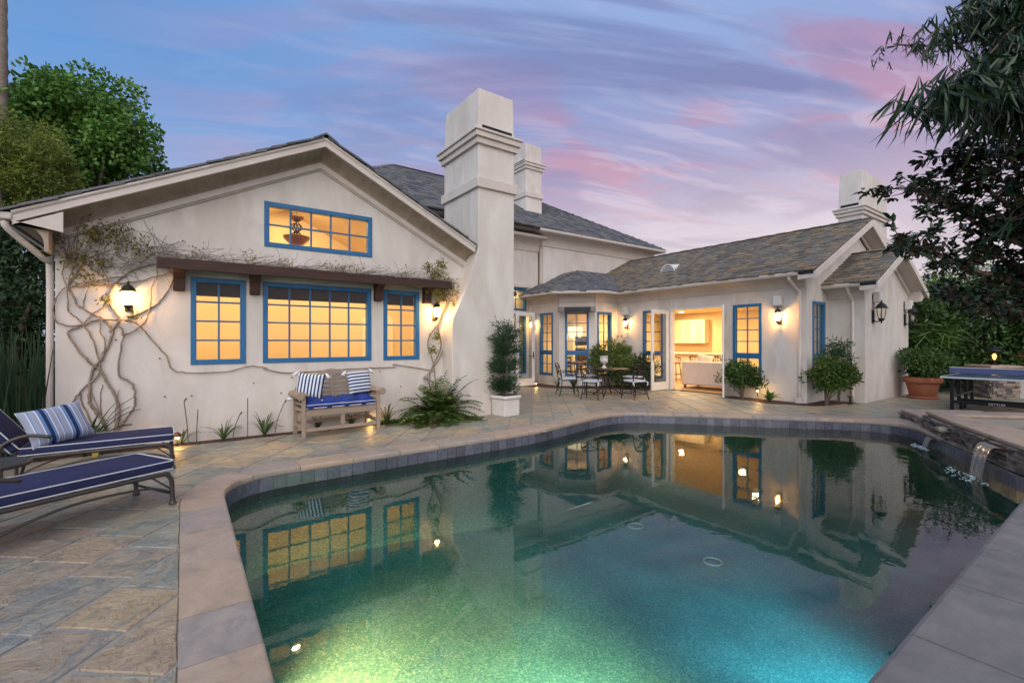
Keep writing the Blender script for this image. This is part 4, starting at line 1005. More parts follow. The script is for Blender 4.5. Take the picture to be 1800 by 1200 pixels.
# downspouts
mb = MB(); mb.tube(smooth_path([(11.93, 5.18, 3.06), (11.95, 5.18, 2.98), (12.24, 5.12, 2.74), (12.30, 5.10, 2.6), (12.30, 5.10, 1.2), (12.30, 5.10, .1)], 4), .04, 8); ds = mb.build('downspout', M['trim'], house, True)
MB().box(12.24, 12.36-.012, 5.03, 5.17, -.02, .12).build('downspout_boot', M['trim'], house)
mb = MB(); mb.tube(smooth_path([(13.24, 4.42, 2.82), (13.26, 4.42, 2.76), (13.46, 4.40, 2.52), (13.50, 4.39, 2.4), (13.50, 4.39, 1.2), (13.50, 4.39, 0)], 4), .036, 8); mb.build('downspout', M['trim'], house, True)
# roof vent: half-round eyebrow with louvres
vc = Vector((13.35, 9.55, rz_(13.35)+.03)); v_o = MB()
N_ = 12; R_ = .27
ring0 = [(vc.x-.12, vc.y + R_*math.cos(math.pi*i/N_), vc.z - .06 + R_*.95*math.sin(math.pi*i/N_)) for i in range(N_+1)]
tip = (vc.x+.62, vc.y, vc.z+.30)
v_o.add(ring0 + [tip], [(i, i+1, N_+1) for i in range(N_)]); vo = v_o.build('roof_vent', M['white'], house)
mb = MB(); mb.add([(p[0]+.03, p[1], p[2]) for p in ring0], [tuple(range(N_+1))]); mb.build('vent_throat', M['black'], vo)
for k in range(4):
    z = .0 + .055*k; hw = math.sqrt(max(.0, R_**2-(z+.03)**2))*.97
    mb = MB(); mb.box(vc.x-.15, vc.x-.10, vc.y-hw, vc.y+hw, vc.z-.05+z, vc.z-.028+z); mb.build('louvre', M['white'], vo)
mb = MB(); mb.tube([(p[0]-.01, p[1], p[2]) for p in ring0], .02, 6); mb.build('vent_rim', M['white'], vo)
# ---- french doors
def door_leaf(hx, hy, ang, w=.86, h=2.47, handle=True):
    """leaf from its hinge, pointing along ang"""
    root = MB(); st = .12
    root.box(0, st, -.022, .022, .02, h); root.box(w-st, w, -.022, .022, .02, h); root.box(st, w-st, -.022, .022, h-st, h); root.box(st, w-st, -.022, .022, .02, .26)
    o = root.build('door', M['white'], house, bevel=.005, seg=1); o.location = (hx, hy, 0); o.rotation_euler = (0, 0, ang)
    pane(w-2*st, h-st-.26, o, Matrix.Translation((w/2, 0, (h-st+.26)/2)))
    hd = MB()
    for s_ in (-1, 1):
        hd.box(w-.085, w-.045, s_*.022, s_*.030, .92, 1.16); hd.tube([(w-.065, s_*.03, 1.02), (w-.065, s_*.075, 1.02), (w-.18, s_*.078, 1.02)], .011, 6)
    hd.build('handle', M['iron'], o); return o
door_leaf(12.30, 8.86, math.pi+.03)
door_leaf(12.30, 7.06, math.atan2(-.46, -.80))
door_leaf(8.90, 12.26, .03, w=.80)
mb = MB(); XW.box(mb, 7.08, 7.12, 0, .2, -.02, 2.52); XW.box(mb, 8.80, 8.84, 0, .2, -.02, 2.52); XW.box(mb, 7.12, 8.80, .001, .2, 2.47, 2.52); mb.build('door_frame', M['white'], house)
MB().box(12.31, 12.56, 7.125, 8.795, -.02, .012).build('door_sill', M['iron'], house)
# ---- rooms behind the glass
IW = M['inwall']
def slab(name, mat, *b): return MB().box(*b).build(name, mat, house)
slab('room_floor', M['infloor'], -1.17, 5.0, 8.62, 12.2, -.04, 0.0); MB().extr([(-1.17, 11.6, 0), (5.0, 11.6, 0), (5.0, 11.6, 3.05), (GAX, 11.6, 4.60), (-1.17, 11.6, 3.05)], (0, .1, 0)).build('room_wall', IW, house)
slab('room_wall', IW, -1.165, -1.12, 8.62, 11.6, 0, 3.0); slab('room_wall', IW, 4.95, 5.0, 8.62, 11.6, 0, 3.3)
mb = MB(); mb.add([(-1.17, 8.62, 2.97), (GAX, 8.62, 4.50), (GAX, 11.6, 4.50), (-1.17, 11.6, 2.97), (5.0, 8.62, 2.97), (5.0, 11.6, 2.97)], [(0, 1, 2, 3), (1, 4, 5, 2)]); mb.build('room_ceiling', IW, house)
# arched door on the far wall, window blinds
mb = MB(); mb.extr([(3.65, 11.595, 0), (4.45, 11.595, 0), (4.45, 11.595, 2.05)] + [(4.05+.40*math.cos(t), 11.595, 2.05+.16*math.sin(t)) for t in [math.pi*i/8 for i in range(1, 8)]] + [(3.65, 11.595, 2.05)], (0, -.04, 0)); ad = mb.build('inner_door', M['cabinet'], house, bevel=.01)
for z0, z1 in ((.2, .9), (1.05, 1.95)): MB().box(3.78, 4.32, 11.535, 11.553, z0, z1).build('door_panel', M['cabinet'], ad, bevel=.015)
for a, b in ((.15, .75), (1.11, 2.76), (3.11, 3.71)): MB().box(a, b, 8.555, 8.575, 2.20, 2.42).build('blind', M['bamboo'], house)
def downlight(x, y, z, pw, col=(1, .70, .34), r=.09):
    t = MB(); t.tube([(x, y, z), (x, y, z-.015)], r, 16); o = t.build('downlight', M['downlight'], house)
    l = bpy.data.lights.new('downlight_lamp', 'AREA'); l.shape = 'DISK'; l.size = r*2; l.energy = pw; l.color = col
    lo = bpy.data.objects.new('downlight_lamp', l); COL.objects.link(lo); lo.location = (x, y, z-.02); lo.parent = o
for x, y in ((.1, 9.7), (1.92, 10.4), (3.5, 9.9)): downlight(x, y, 4.48-SL*abs(x-GAX)-.02, 70)
# big family room and nook
fl = [(10.6, 13.8), (10.6, 11.9), (11.33, 11.17), (12.36, 11.17), (12.56, 5.16), (18.5, 5.16), (18.5, 13.8)]
MB().prism(fl, -.04, .002).build('room_floor', M['infloor'], house); MB().prism(fl, 2.74, 2.80).build('room_ceiling', IW, house)
slab('room_wall', IW, 18.42, 18.52, 5.16, 13.8, 0, 2.74); slab('room_wall', IW, 8.85, 18.5, 13.75, 13.85, 0, 5.2); slab('room_wall', IW, 12.56, 18.4, 5.165, 5.21, 2.52, 2.74)
slab('room_wall', IW, 8.86, 8.9, 13.5, 13.8, 0, 3.6)
slab('room_wall', IW, 13.42, 18.4, 5.165, 5.21, 0, 2.52)
for x, y in ((14.0, 7.0), (16.2, 8.6), (14.2, 10.2), (17.0, 11.6), (15.2, 12.6)): downlight(x, y, 2.735, 92)
downlight(9.8, 13.62, 3.4, 10, r=.05)

# ================================================================== LAMPS, SPEAKERS, HEATER
def wall_lantern(loc, facing, lit, label, power=14, s=1.0, frosted=False):
    """carriage lantern; local -Y points away from the wall; origin at the back plate"""
    t = thing('wall_lantern', label, 'wall lantern', loc, facing, 'carriage lanterns on the house walls')
    mt = M['iron'] if lit else M['black']
    MB().box(-.055*s, .055*s, -.02*s, .0, -.14*s, .14*s).build('back_plate', mt, t, bevel=.008)
    cy_ = -.16*s
    a = MB(); a.tube(smooth_path([(0, -.02*s, -.07*s), (0, -.07*s, -.11*s), (0, cy_, -.09*s), (0, cy_, -.04*s)], 4), .013*s, 6); a.lathe([(.006*s, -.15*s), (.016*s, -.135*s), (.012*s, -.11*s), (.05*s, -.085*s), (.062*s, -.05*s), (.055*s, -.04*s)], 12, (0, cy_, 0)); a.build('arm', mt, t, True)
    g = MB(); g.lathe([(.058*s, -.04*s), (.072*s, .02*s), (.082*s, .10*s), (.088*s, .18*s)], 16, (0, cy_, 0)); g.f = g.f[:-2]; g.build('glass', M['frost'] if lit else M['lamp_glass'], t, True)
    c = MB()
    for k in range(6):
        q = k*math.pi/3+.3; c.tube([(math.cos(q)*r*s, cy_+math.sin(q)*r*s, z*s) for r, z in ((.058, -.045), (.074, .02), (.085, .10), (.092, .185))], .0055*s, 5)
    c.build('cage', mt, t)
    r_ = MB(); r_.lathe([(.12*s, .178*s), (.125*s, .19*s), (.10*s, .20*s), (.085*s, .235*s), (.055*s, .275*s), (.022*s, .295*s), (.012*s, .305*s), (.022*s, .322*s), (.018*s, .34*s), (.003*s, .352*s)], 16, (0, cy_, 0)); r_.build('cap', mt, t, True)
    bz = MB(); bz.lathe([(.012*s, -.04*s), (.02*s, .0), (.030*s, .05*s), (.026*s, .09*s), (.008*s, .125*s)], 10, (0, cy_, 0)); bz.build('bulb', M['bulb'] if lit else M['white'], t, True)
    if lit: point_light('lantern_lamp', (0, cy_-.0, .07*s), power, (1, .52, .17), .035, t)
    return t
YF, XF = 0.0, -math.pi/2          # away from the wall: -Y, -X
wall_lantern((-.62, 8.42, 2.04), YF, True, 'lit carriage lantern among the bare vine stems on the gable wall', 95, 0.84)
wall_lantern((4.09, 8.42, 2.02), YF, True, 'lit carriage lantern at the right end of the timber shelf, by the main chimney', 134, 0.8)
wall_lantern((12.35, 5.57, 2.06), XF, True, 'lit carriage lantern under a speaker near the right corner downspout', 156, 0.88)
wall_lantern((12.35, 10.50, 2.04), XF, True, 'lit carriage lantern in the inner corner between nook and open doors', 156, 0.88)
wall_lantern((10.40, 13.15, 2.04), XF, True, 'lit carriage lantern beside the white door left of the nook', 120, 0.88)
wall_lantern((14.05, 4.15, 2.12), YF, False, 'unlit black carriage lantern on the vestibule, nearer the downspout', 0, 1.15)
wall_lantern((16.55, 4.15, 2.10), YF, False, 'unlit black carriage lantern at the far right edge of the vestibule', 0, 1.15)
def speaker(loc, facing, label):
    t = thing('wall_speaker', label, 'speaker', loc, facing, 'white outdoor speakers on the walls')
    MB().box(-.10, .10, -.17, -.03, -.13, .13).build('cabinet', M['speaker'], t, bevel=.015); MB().box(-.085, .085, -.178, -.171, -.115, .115).build('grille', M['white'], t, bevel=.004)
    MB().box(-.03, .03, -.03, 0, -.05, .05).build('bracket', M['black'], t)
speaker((12.35, 5.58, 2.53), XF, 'white box speaker above the lantern near the right corner downspout')
speaker((12.35, 10.50, 2.53), XF, 'white box speaker above the lantern in the inner corner')
speaker((14.10, 4.15, 2.60), YF, 'white box speaker over the nearer unlit lantern of the vestibule')
speaker((16.55, 4.15, 2.52), YF, 'white box speaker over the far unlit lantern of the vestibule')
ht = thing('patio_heater', 'long grey infrared heater hung on two rods over the nook window', 'heater', (10.62, 11.19, 2.46), -math.pi/4)
MB().box(-.62, .62, -.08, .08, 0, .20).build('housing', M['heater'], ht, bevel=.02); MB().box(-.40, .46, -.10, -.082, .02, .17).build('element_panel', M['black'], ht, bevel=.006)
for x in (-.60, .60): MB().tube([(x, 0, .18), (x, 0, .63)], .010, 6).build('hanger_rod', M['steel'], ht)
def spotlight(loc, label, pw, tilt=(0, .5, .8)):
    t = thing('garden_spotlight', label, 'garden light', loc, 0, 'small warm spotlights in the planting beds')
    MB().tube([(0, 0, -.03), (0, 0, .13)], .012, 6).build('stake', M['black'], t)
    MB().lathe([(.016, .12), (.05, .13), (.055, .16), (.02, .19), (.004, .195)], 12).build('hood', M['copper'], t, True)
    MB().lathe([(.004, .095), (.022, .105), (.022, .117), (.004, .12)], 10).build('bulb', M['bulb'], t)
    point_light('spot_lamp', (0, -.03, .085), pw, (1, .55, .14), .02, t)
spotlight((-.07, 8.22, 0), 'glowing garden spotlight below the left window, beside a yellow leaf', 2.2)
spotlight((2.72, 8.24, .0), 'glowing garden spotlight behind the right end of the bench', 3.5)
spotlight((9.5, 11.95, 0), 'glowing path light at the foot of the nook, by the white door', 2.5)
spotlight((12.02, 5.98, .12), 'glowing spotlight under the round shrub beside the right door leaf', 3.5)

# ================================================================== FURNITURE
def pillow_mesh(w, h, th, n=12, pinch=.06):
    mb = MB(); top = []; bot = []
    for i in range(n+1):
        for j in range(n+1):
            u, v_ = -1+2*i/n, -1+2*j/n; e = (1-u**4)*(1-v_**4); zz = th/2*max(0, e)**.55
            k = 1-pinch*(1-max(abs(u), abs(v_))**0)*0; sx = 1-pinch*(1-abs(v_)**2)*abs(u)**6; sy = 1-pinch*(1-abs(u)**2)*abs(v_)**6
            mb.v.append((u*w/2*sx, zz, v_*h/2*sy))
    m = (n+1)**2
    mb.v += [(x, -y-.001, z) for x, y, z in mb.v]
    for i in range(n):
        for j in range(n):
            a = i*(n+1)+j; mb.f.append((a, a+1, a+n+2, a+n+1)); mb.f.append((m+a, m+a+n+1, m+a+n+2, m+a+1))
    for i in range(n):
        for a, b in ((i*(n+1), (i+1)*(n+1)), ((i+1)*(n+1)+n, i*(n+1)+n), (i+1, i), (n*(n+1)+i, n*(n+1)+i+1)): mb.f.append((a, b, m+b, m+a))
    return mb
def pillow(loc, w, h, th, rot, mat, label, tassels=False):
    t = bpy.data.objects.new('pillow', None); COL.objects.link(t); tag(t, label, 'pillow'); t.location = loc; t.rotation_euler = rot
    pillow_mesh(w, h, th).build('cover', mat, t, True)
    if tassels:
        for sx in (-1, 1):
            for sz in (-1, 1):
                q = MB(); c = Vector((sx*(w/2+.01), 0, sz*(h/2+.005))); d = Vector((sx*.55, 0, -.6 if sz > 0 else -.15)).normalized()
                q.tube([c-d*.02, c+d*.005, c+d*.025, c+d*.085], [.008, .018, .022, .034], 8); q.build('tassel', M['tassel'], t, True)
    return t
# --- teak bench
bn = thing('garden_bench', 'weathered teak bench with arched slatted back and scrolled arms', 'bench', (2.10, 7.97, 0), .06)
L2 = .60
def bpart(name, mb, bev=.006): return mb.build(name, M['wood'], bn, bevel=bev)
for sx in (-1, 1):
    bpart('leg', MB().box(sx*L2-.027, sx*L2+.027, -.285, -.238, 0, .66)); bpart('leg', MB().box(sx*L2-.03, sx*L2+.03, .20, .255, 0, .62))
    q = MB(); prof = [(-.02, 0), (-.02, .0)]
    pts = [(sx*L2, -.33, .655), (sx*L2, -.33, .70)]
    # arm: a flat rail with a rolled outward scroll
    q.box(sx*L2-.05, sx*L2+.05, -.30, .24, .655, .69); bpart('arm', q)
    q = MB(); q.tube([(sx*(L2+.055), -.33, .655), (sx*(L2+.055), .22, .655)], .058, 12); bpart('arm_scroll', q, .004)
    for z in (.40, .49, .57): bpart('arm_slat', MB().box(sx*L2-.012, sx*L2+.012, -.235, .20, z, z+.045), .003)
    bpart('side_rail', MB().box(sx*L2-.018, sx*L2+.018, -.235, .20, .13, .185))
bpart('seat_rail', MB().box(-L2+.032, L2-.032, -.285, -.25, .33, .42)); bpart('seat_rail', MB().box(-L2+.03, L2-.03, .21, .245, .33, .40))
for k in range(5): bpart('seat_slat', MB().box(-L2+.034, L2-.034, -.248+k*.09, -.248+k*.09+.075, .422, .442), .003)
bpart('stretcher', MB().box(-L2+.032, L2-.032, -.275, -.245, .09, .145)); bpart('stretcher', MB().box(-L2+.03, L2-.03, .21, .24, .15, .20)); bpart('front_post', MB().box(-.032, .032, -.278, -.243, .146, .33))
# back: outer posts, shoulder rails, high arch, horizontal slats
def backp(x, z): return (x, .235 + (z-.42)*.16, z)
for sx in (-1, 1):
    q = MB(); q.bar(backp(sx*.57, .44), backp(sx*.57, .73), .05, .035, (0, 1, 0)); bpart('back_post', q)
    q = MB(); q.bar(backp(sx*.33, .74), backp(sx*.58, .72), .035, .06, (0, 0, 1)); bpart('back_rail', q)
q = MB(); N_ = 14; arcp = [(math.cos(math.pi*i/N_)*.345, .70+.33*math.sin(math.pi*i/N_)) for i in range(N_+1)]
vv = []
for x, z in arcp:
    s_ = (x*.84, .70+(z-.70)*.82)
    for (a, b) in ((x, z), s_):
        p = backp(a, b); vv += [(p[0], p[1]-.018, p[2]), (p[0], p[1]+.018, p[2])]
q.add(vv, [f for i in range(N_) for f in ((i*4, i*4+4, i*4+5, i*4+1), (i*4+2, i*4+3, i*4+7, i*4+6), (i*4, i*4+2, i*4+6, i*4+4), (i*4+1, i*4+5, i*4+7, i*4+3))]); bpart('back_arch', q, 0)
q = MB(); q.bar(backp(0, .44), backp(0, .98), .035, .03, (0, 1, 0)); bpart('back_post', q)
for sx in (-1, 1):
    q = MB(); q.bar(backp(sx*.315, .44), backp(sx*.315, .72), .035, .03, (0, 1, 0)); bpart('back_post', q)
for k in range(7):
    z = .50+.072*k; hw = .30 if z < .70 else .285*math.sqrt(max(.02, 1-((z-.70)/.29)**2))
    for sx in (-1, 1):
        if hw < .08: continue
        q = MB(); q.bar(backp(sx*.02, z), backp(sx*hw, z), .012, .030, (0, 0, 1)); bpart('back_slat', q, .003)
    if z < .70:
        for sx in (-1, 1): q = MB(); q.bar(backp(sx*.335, z), backp(sx*.55, z), .012, .030, (0, 0, 1)); bpart('back_slat', q, .003)
# bench cushion: four tufted bays
def tufted(w, d, th, bays, name, t, mat, pip):
    mb = MB(); nu, nv = bays*8, 8
    def hgt(u, v_):
        a = abs(math.sin(math.pi*u*bays)); e = (1-abs(2*v_-1)**5)*(1-abs(2*u-1)**16)
        return th*(.50+.5*a**.45*max(0, e)**.5)*max(.35, e)**.2
    for i in range(nu+1):
        for j in range(nv+1): u, v_ = i/nu, j/nv; mb.v.append((-w/2+w*u, -d/2+d*v_ - (.012*math.sin(u*bays*math.pi*2) if j == 0 else 0), hgt(u, v_)))
    m = len(mb.v); mb.v += [(x, y, .0) for x, y, z in mb.v]
    for i in range(nu):
        for j in range(nv): a = i*(nv+1)+j; mb.f.append((a, a+nv+1, a+nv+2, a+1)); mb.f.append((m+a, m+a+1, m+a+nv+2, m+a+nv+1))
    for i in range(nu):
        a, b = i*(nv+1), (i+1)*(nv+1); mb.f.append((a, m+a, m+b, b)); a, b = a+nv, b+nv; mb.f.append((a, b, m+b, m+a))
    for j in range(nv): mb.f.append((j, j+1, m+j+1, m+j)); a = nu*(nv+1)+j; mb.f.append((a, m+a, m+a+1, a+1))
    c = mb.build(name, mat, t, True)
    pp = MB(); pp.tube([(-w/2+w*i/nu, -d/2-.004-(.012*math.sin(i/nu*bays*math.pi*2)), hgt(i/nu, 0)*.92) for i in range(nu+1)], .006, 5); pp.tube([(-w/2, -d/2-.003, .012), (w/2, -d/2-.003, .012)], .006, 5); pp.build('piping', pip, c)
    return c
bc = thing('bench_cushion', 'tufted royal blue seat cushion with white piping on the teak bench', 'cushion', (2.10, 7.95, .443), .06)
tufted(1.12, .48, .165, 4, 'pad', bc, M['royal'], M['piping'])
pillow((1.68, 8.00, .775), .42, .42, .15, (-.26, .10, -.42), M['stripeA'], 'pillow with upright navy and white stripes at the left end of the bench', True)
pillow((2.50, 8.07, .785), .42, .42, .15, (-.24, -.05, .12), M['stripeB'], 'pillow with level navy and white stripes at the right end of the bench', True)
# --- sun loungers: local +X towards the head, foot end at the origin
def lounger(name, loc, rz, label, back):
    t = thing(name, label, 'sun lounger', loc, rz, 'navy cushioned sun loungers')
    W = .60; L_ = 1.30; H = .30; fr = M['lounge']
    for sy in (-1, 1):
        y = sy*W/2
        q = MB(); q.tube(smooth_path([(.03, y, .0), (.035, y, .15), (.04, y, .22), (.07, y, .275), (.14, y, H-.005), (.8, y, H), (1.95, y, H)], 4), .020, 8); q.build('side_rail', fr, t, True)
        MB().lathe([(.030, 0), (.032, .012), (.024, .03), (.020, .05)], 10, (.03, y, 0)).build('foot', fr, t)
        q = MB(); q.tube(smooth_path([(.05, y, .12), (.25, y, .20), (.75, y, .22), (1.15, y, .13), (1.40, y, .015)], 5), .011, 6); q.build('brace', fr, t, True)
        q = MB(); q.tube([(.05, y, .15), (.20, y, .285)], .008, 6); q.build('strut', fr, t)
        MB().tube([(1.42, y, 0), (1.42, y, H)], .018, 8).build('leg', fr, t)
        q = MB(); q.tube(smooth_path([(1.42, y, H), (1.42, y*1.06, .42), (1.36, y*1.09, .49), (1.22, y*1.10, .535), (1.05, y*1.10, .50)], 4), [.018]*4+[.017]*8+[.022]*5 if 0 else .018, 8); q.build('arm_rest', fr, t, True)
    MB().tube([(.035, -W/2, .10), (.035, W/2, .10)], .012, 6).build('cross_bar', fr, t)
    for x in (.3, .7, 1.1): MB().tube([(x, -W/2, H-.005), (x, W/2, H-.005)], .010, 6).build('cross_bar', fr, t)
    def pad(P0, P1, name, th=.085):
        a, b = Vector(P0), Vector(P1); q = MB(); q.bar(a, b, W+.01, th, (0, 0, 1)); o = q.build(name, M['navy'], t, True, bevel=.028, seg=3)
        d = (b-a).normalized(); up = Vector((0, 1, 0)).cross(d)*-1
        if up.z < 0: up = -up
        pp = MB()
        for k in (-1, 1):
            c = up*(th/2-.006)*k; e = W/2+.003; f_ = d*.004
            P = [a-f_+c, b+f_+c]
            pp.tube([P[0]+Vector((0, -e+.02, 0)), P[0]+d*.02+Vector((0, -e, 0)), P[1]-d*.02+Vector((0, -e, 0)), P[1]+Vector((0, -e+.02, 0)), P[1]+Vector((0, e-.02, 0)), P[1]-d*.02+Vector((0, e, 0)), P[0]+d*.02+Vector((0, e, 0)), P[0]+Vector((0, e-.02, 0)), P[0]+Vector((0, -e+.02, 0))], .0055, 5, False)
        pp.build('piping', M['piping'], o); return o
    pad((.02, 0, H+.066), (L_, 0, H+.066), 'seat_cushion')
    pad((L_+.02, 0, H+.08), (L_+.02+.70*math.cos(back), 0, H+.08+.70*math.sin(back)), 'back_cushion')
    for sy in (-1, 1): MB().tube([(L_, sy*W/2*.9, H), (L_+.72*math.cos(back)+.05, sy*W/2*.9, H+.72*math.sin(back))], .016, 6).build('back_rail', fr, t)
    MB().box(.16, .26, -W/2-.012, -W/2-.006, H+.02, H+.032).build('care_tag', M['piping'], t)
    for sy in (-1, 1): q = MB(); q.tube([(1.80, sy*.24, .09), (1.80, sy*.30, .09)], .09, 16); q.build('wheel', M['black'], t)
    return t
lounger('sun_lounger', (-.20, 5.56, 0), math.atan2(-.49, -.87), 'navy lounger nearest the camera, its foot end at the pool coping', .10)
lounger('sun_lounger', (-.08, 7.08, 0), math.pi+.02, 'navy lounger by the gable wall, with a striped pillow and raised back', .95)
pillow((-1.12, 6.98, .60), .56, .44, .17, (-.55, -.12, .62), M['stripeC'], 'large blue multi-striped pillow lying on the lounger by the wall')
st = thing('side_table', 'small round dark metal side table between the two loungers', 'side table', (-1.36, 5.92, 0))
MB().lathe([(.02, .40), (.24, .40), (.25, .412), (.25, .43), (.235, .44), (.22, .43), (.02, .43)], 24).build('table_top', M['lounge'], st, True)
for k in range(3): a = k*2.094+.3; MB().tube([(.20*math.cos(a), .20*math.sin(a), .40), (.15*math.cos(a), .15*math.sin(a), .2), (.21*math.cos(a), .21*math.sin(a), 0)], .013, 6).build('leg', M['lounge'], st)
# --- dining set
TX, TY = 9.72, 8.98
dt = thing('dining_table', 'round dark metal patio dining table with pedestal legs', 'table', (TX, TY, 0))
MB().lathe([(.02, .715), (.58, .715), (.61, .722), (.61, .738), (.58, .745), (.02, .745)], 32).build('table_top', M['iron'], dt, True)
for k in range(4):
    a = k*math.pi/2+.5; c, s_ = math.cos(a), math.sin(a)
    q = MB(); q.tube(smooth_path([(c*.34, s_*.34, .71), (c*.16, s_*.16, .60), (c*.09, s_*.09, .40), (c*.14, s_*.14, .22), (c*.38, s_*.38, .03), (c*.44, s_*.44, .012)], 4), .017, 6); q.build('leg', M['iron'], dt, True)
MB().lathe([(.10, .30), (.115, .31), (.10, .32)], 16).build('ring', M['iron'], dt)
ur = thing('urn', 'pale stone footed urn standing on the patio dining table', 'urn', (TX-.05, TY+.1, .746))
MB().lathe([(.085, 0), (.085, .02), (.045, .05), (.03, .09), (.05, .12), (.10, .16), (.115, .21), (.10, .26), (.085, .29), (.085, .31), (.11, .34), (.10, .345)], 20).build('bowl', M['urn'], ur, True)
for sx in (-1, 1): q = MB(); q.tube(smooth_path([(sx*.105, 0, .20), (sx*.15, 0, .24), (sx*.13, 0, .31), (sx*.095, 0, .32)], 4), .010, 6); q.build('handle', M['urn'], ur, True)
def make_chair(label):
    """local +Y is the front of the seat"""
    t = thing('patio_chair', label, 'chair', (0, 0, 0), 0, 'dark metal chairs around the patio table'); ir = M['iron']
    for sx in (-1, 1):
        q = MB(); q.tube(smooth_path([(sx*.20, .21, .43), (sx*.21, .23, .25), (sx*.23, .27, 0)], 4), .013, 6); q.build('leg', ir, t, True)
        q = MB(); q.tube(smooth_path([(sx*.20, -.20, .43), (sx*.205, -.22, .22), (sx*.23, -.28, 0)], 4), .013, 6); q.build('leg', ir, t, True)
        q = MB(); q.tube(smooth_path([(sx*.20, -.20, .42), (sx*.215, -.23, .60), (sx*.21, -.29, .86)], 4), .013, 6); q.build('back_post', ir, t, True)
        q = MB(); q.tube(smooth_path([(sx*.215, -.24, .64), (sx*.26, -.10, .67), (sx*.26, .12, .65), (sx*.25, .19, .60), (sx*.22, .20, .50), (sx*.21, .20, .43)], 4), .012, 6); q.build('arm', ir, t, True)
    q = MB(); q.tube([(-.21, .22, .43), (.21, .22, .43), (.20, -.21, .43), (-.20, -.21, .43), (-.21, .22, .43)], .013, 6); q.build('seat_frame', ir, t)
    q = MB(); q.tube(smooth_path([(-.21, -.29, .86), (-.10, -.30, .89), (0, -.30, .90), (.10, -.30, .89), (.21, -.29, .86)], 3), .015, 6); q.build('top_rail', ir, t, True)
    q = MB()
    for sx in (-1, 1):
        q.tube(smooth_path([(sx*.20, -.235, .60), (sx*.08, -.25, .66), (sx*.02, -.265, .74), (sx*.09, -.275, .80), (sx*.19, -.285, .83)], 4), .008, 5)
        q.tube(smooth_path([(sx*.19, -.285, .84), (sx*.06, -.27, .76), (0, -.26, .68), (sx*.05, -.25, .63), (sx*.19, -.24, .58)], 4), .008, 5)
    q.tube([(-.20, -.23, .57), (.20, -.23, .57)], .009, 5); q.tube([(-.21, -.285, .82), (.21, -.285, .82)], .008, 5); q.build('back_scrollwork', ir, t)
    q = MB(); q.tube([(-.22, .25, .14), (.22, .25, .14)], .008, 5); q.tube([(-.22, -.25, .14), (.22, -.25, .14)], .008, 5); q.tube([(-.22, -.25, .14), (-.22, .25, .14)], .008, 5); q.tube([(.22, -.25, .14), (.22, .25, .14)], .008, 5); q.build('stretcher', ir, t)
    q = MB(); q.box(-.215, .215, -.20, .225, .445, .50); c = q.build('seat_cushion', M['cushion'], t, True, bevel=.024, seg=3)
    for sx in (-1, 1):
        q = MB(); q.tube([(sx*.20, -.21, .47), (sx*.22, -.245, .44), (sx*.21, -.25, .36)], .012, 5); q.tube([(sx*.20, -.21, .47), (sx*.235, -.235, .45), (sx*.24, -.24, .39)], .010, 5); q.build('tie', M['cushion'], c)
    return t
ch0 = make_chair('x')
spots = [((8.72, 8.60), 'patio chair nearest the pool, its curled back turned to the camera'), ((9.62, 7.95), 'patio chair nearest the open doors, seen from behind at the right of the table'),
         ((8.75, 9.60), 'patio chair at the left of the table, seen side-on before the nook window'), ((10.62, 8.85), 'patio chair on the far right of the table, half hidden against the shrub'), ((9.85, 10.0), 'patio chair behind the table, against the leafy shrub')]
for i, ((x, y), lab) in enumerate(spots):
    o = ch0 if i == 0 else copy_tree(ch0)
    o.location = (x, y, 0); o.rotation_euler = (0, 0, math.atan2(TY-y, TX-x)-math.pi/2 + (.15, -.12, .1, 0, 0)[i]); o['label'] = lab
# --- planters
pl = thing('square_planter', 'square white planter with rolled rim beside the main chimney', 'planter', (5.36, 7.73, 0), .10)
MB().box(-.20, .20, -.20, .20, 0, .34).build('box', M['planter'], pl, bevel=.012); MB().box(-.235, .235, -.235, .235, .342, .41).build('rim', M['planter'], pl, bevel=.03, seg=3); MB().box(-.19, .19, -.19, .19, .411, .418).build('soil', M['soil'], pl)
pt = thing('terracotta_pot', 'large terracotta pot with thick rim standing on a saucer', 'pot', (15.95, 3.62, 0))
MB().lathe([(.25, .03), (.27, .06), (.345, .40), (.35, .41), (.385, .415), (.40, .44), (.40, .54), (.385, .56), (.35, .56), (.34, .50), (.02, .50)], 28).build('bowl', M['terracotta'], pt, True)
MB().lathe([(.29, 0), (.32, .01), (.33, .055), (.31, .06), (.30, .03), (.02, .03)], 28).build('saucer', M['terracotta'], pt, True); MB().lathe([(.01, .505), (.335, .51), (.01, .52)], 20).build('soil', M['soil'], pt)
# --- table tennis
tt = thing('table_tennis_table', 'folding table tennis table with dark green top and net', 'table', (13.12, 1.93, 0))
MB().box(0, 2.74, -.7625, .7625, .737, .760).build('table_top', M['ttop'], tt)
q = MB()
for b in ((0, .02, -.7625, .7625), (2.72, 2.74, -.7625, .7625), (.02, 2.72, .7425, .7625), (.02, 2.72, -.7625, -.7425), (.02, 2.72, -.002, .002)): q.box(b[0], b[1], b[2], b[3], .761, .763)
q.build('line', M['white'], tt); MB().box(-.012, -.001, -.7625, .7625, .728, .762).build('edge', M['piping'], tt)
MB().box(1.365, 1.375, -.88, .88, .775, .895).build('net', M['tnet'], tt); MB().box(1.362, 1.378, -.89, .89, .897, .912).build('net_tape', M['white'], tt)
for s_ in (-1, 1): MB().box(1.35, 1.39, s_*.90-.015, s_*.90+.015, .70, .93).build('net_post', M['black'], tt)
for x in (.45, 1.05, 1.70, 2.3):
    for s_ in (-1, 1): MB().box(x-.025, x+.025, s_*.66-.03, s_*.66+.03, 0 if x in (.45, 2.3) else .10, .735).build('leg', M['black'], tt)
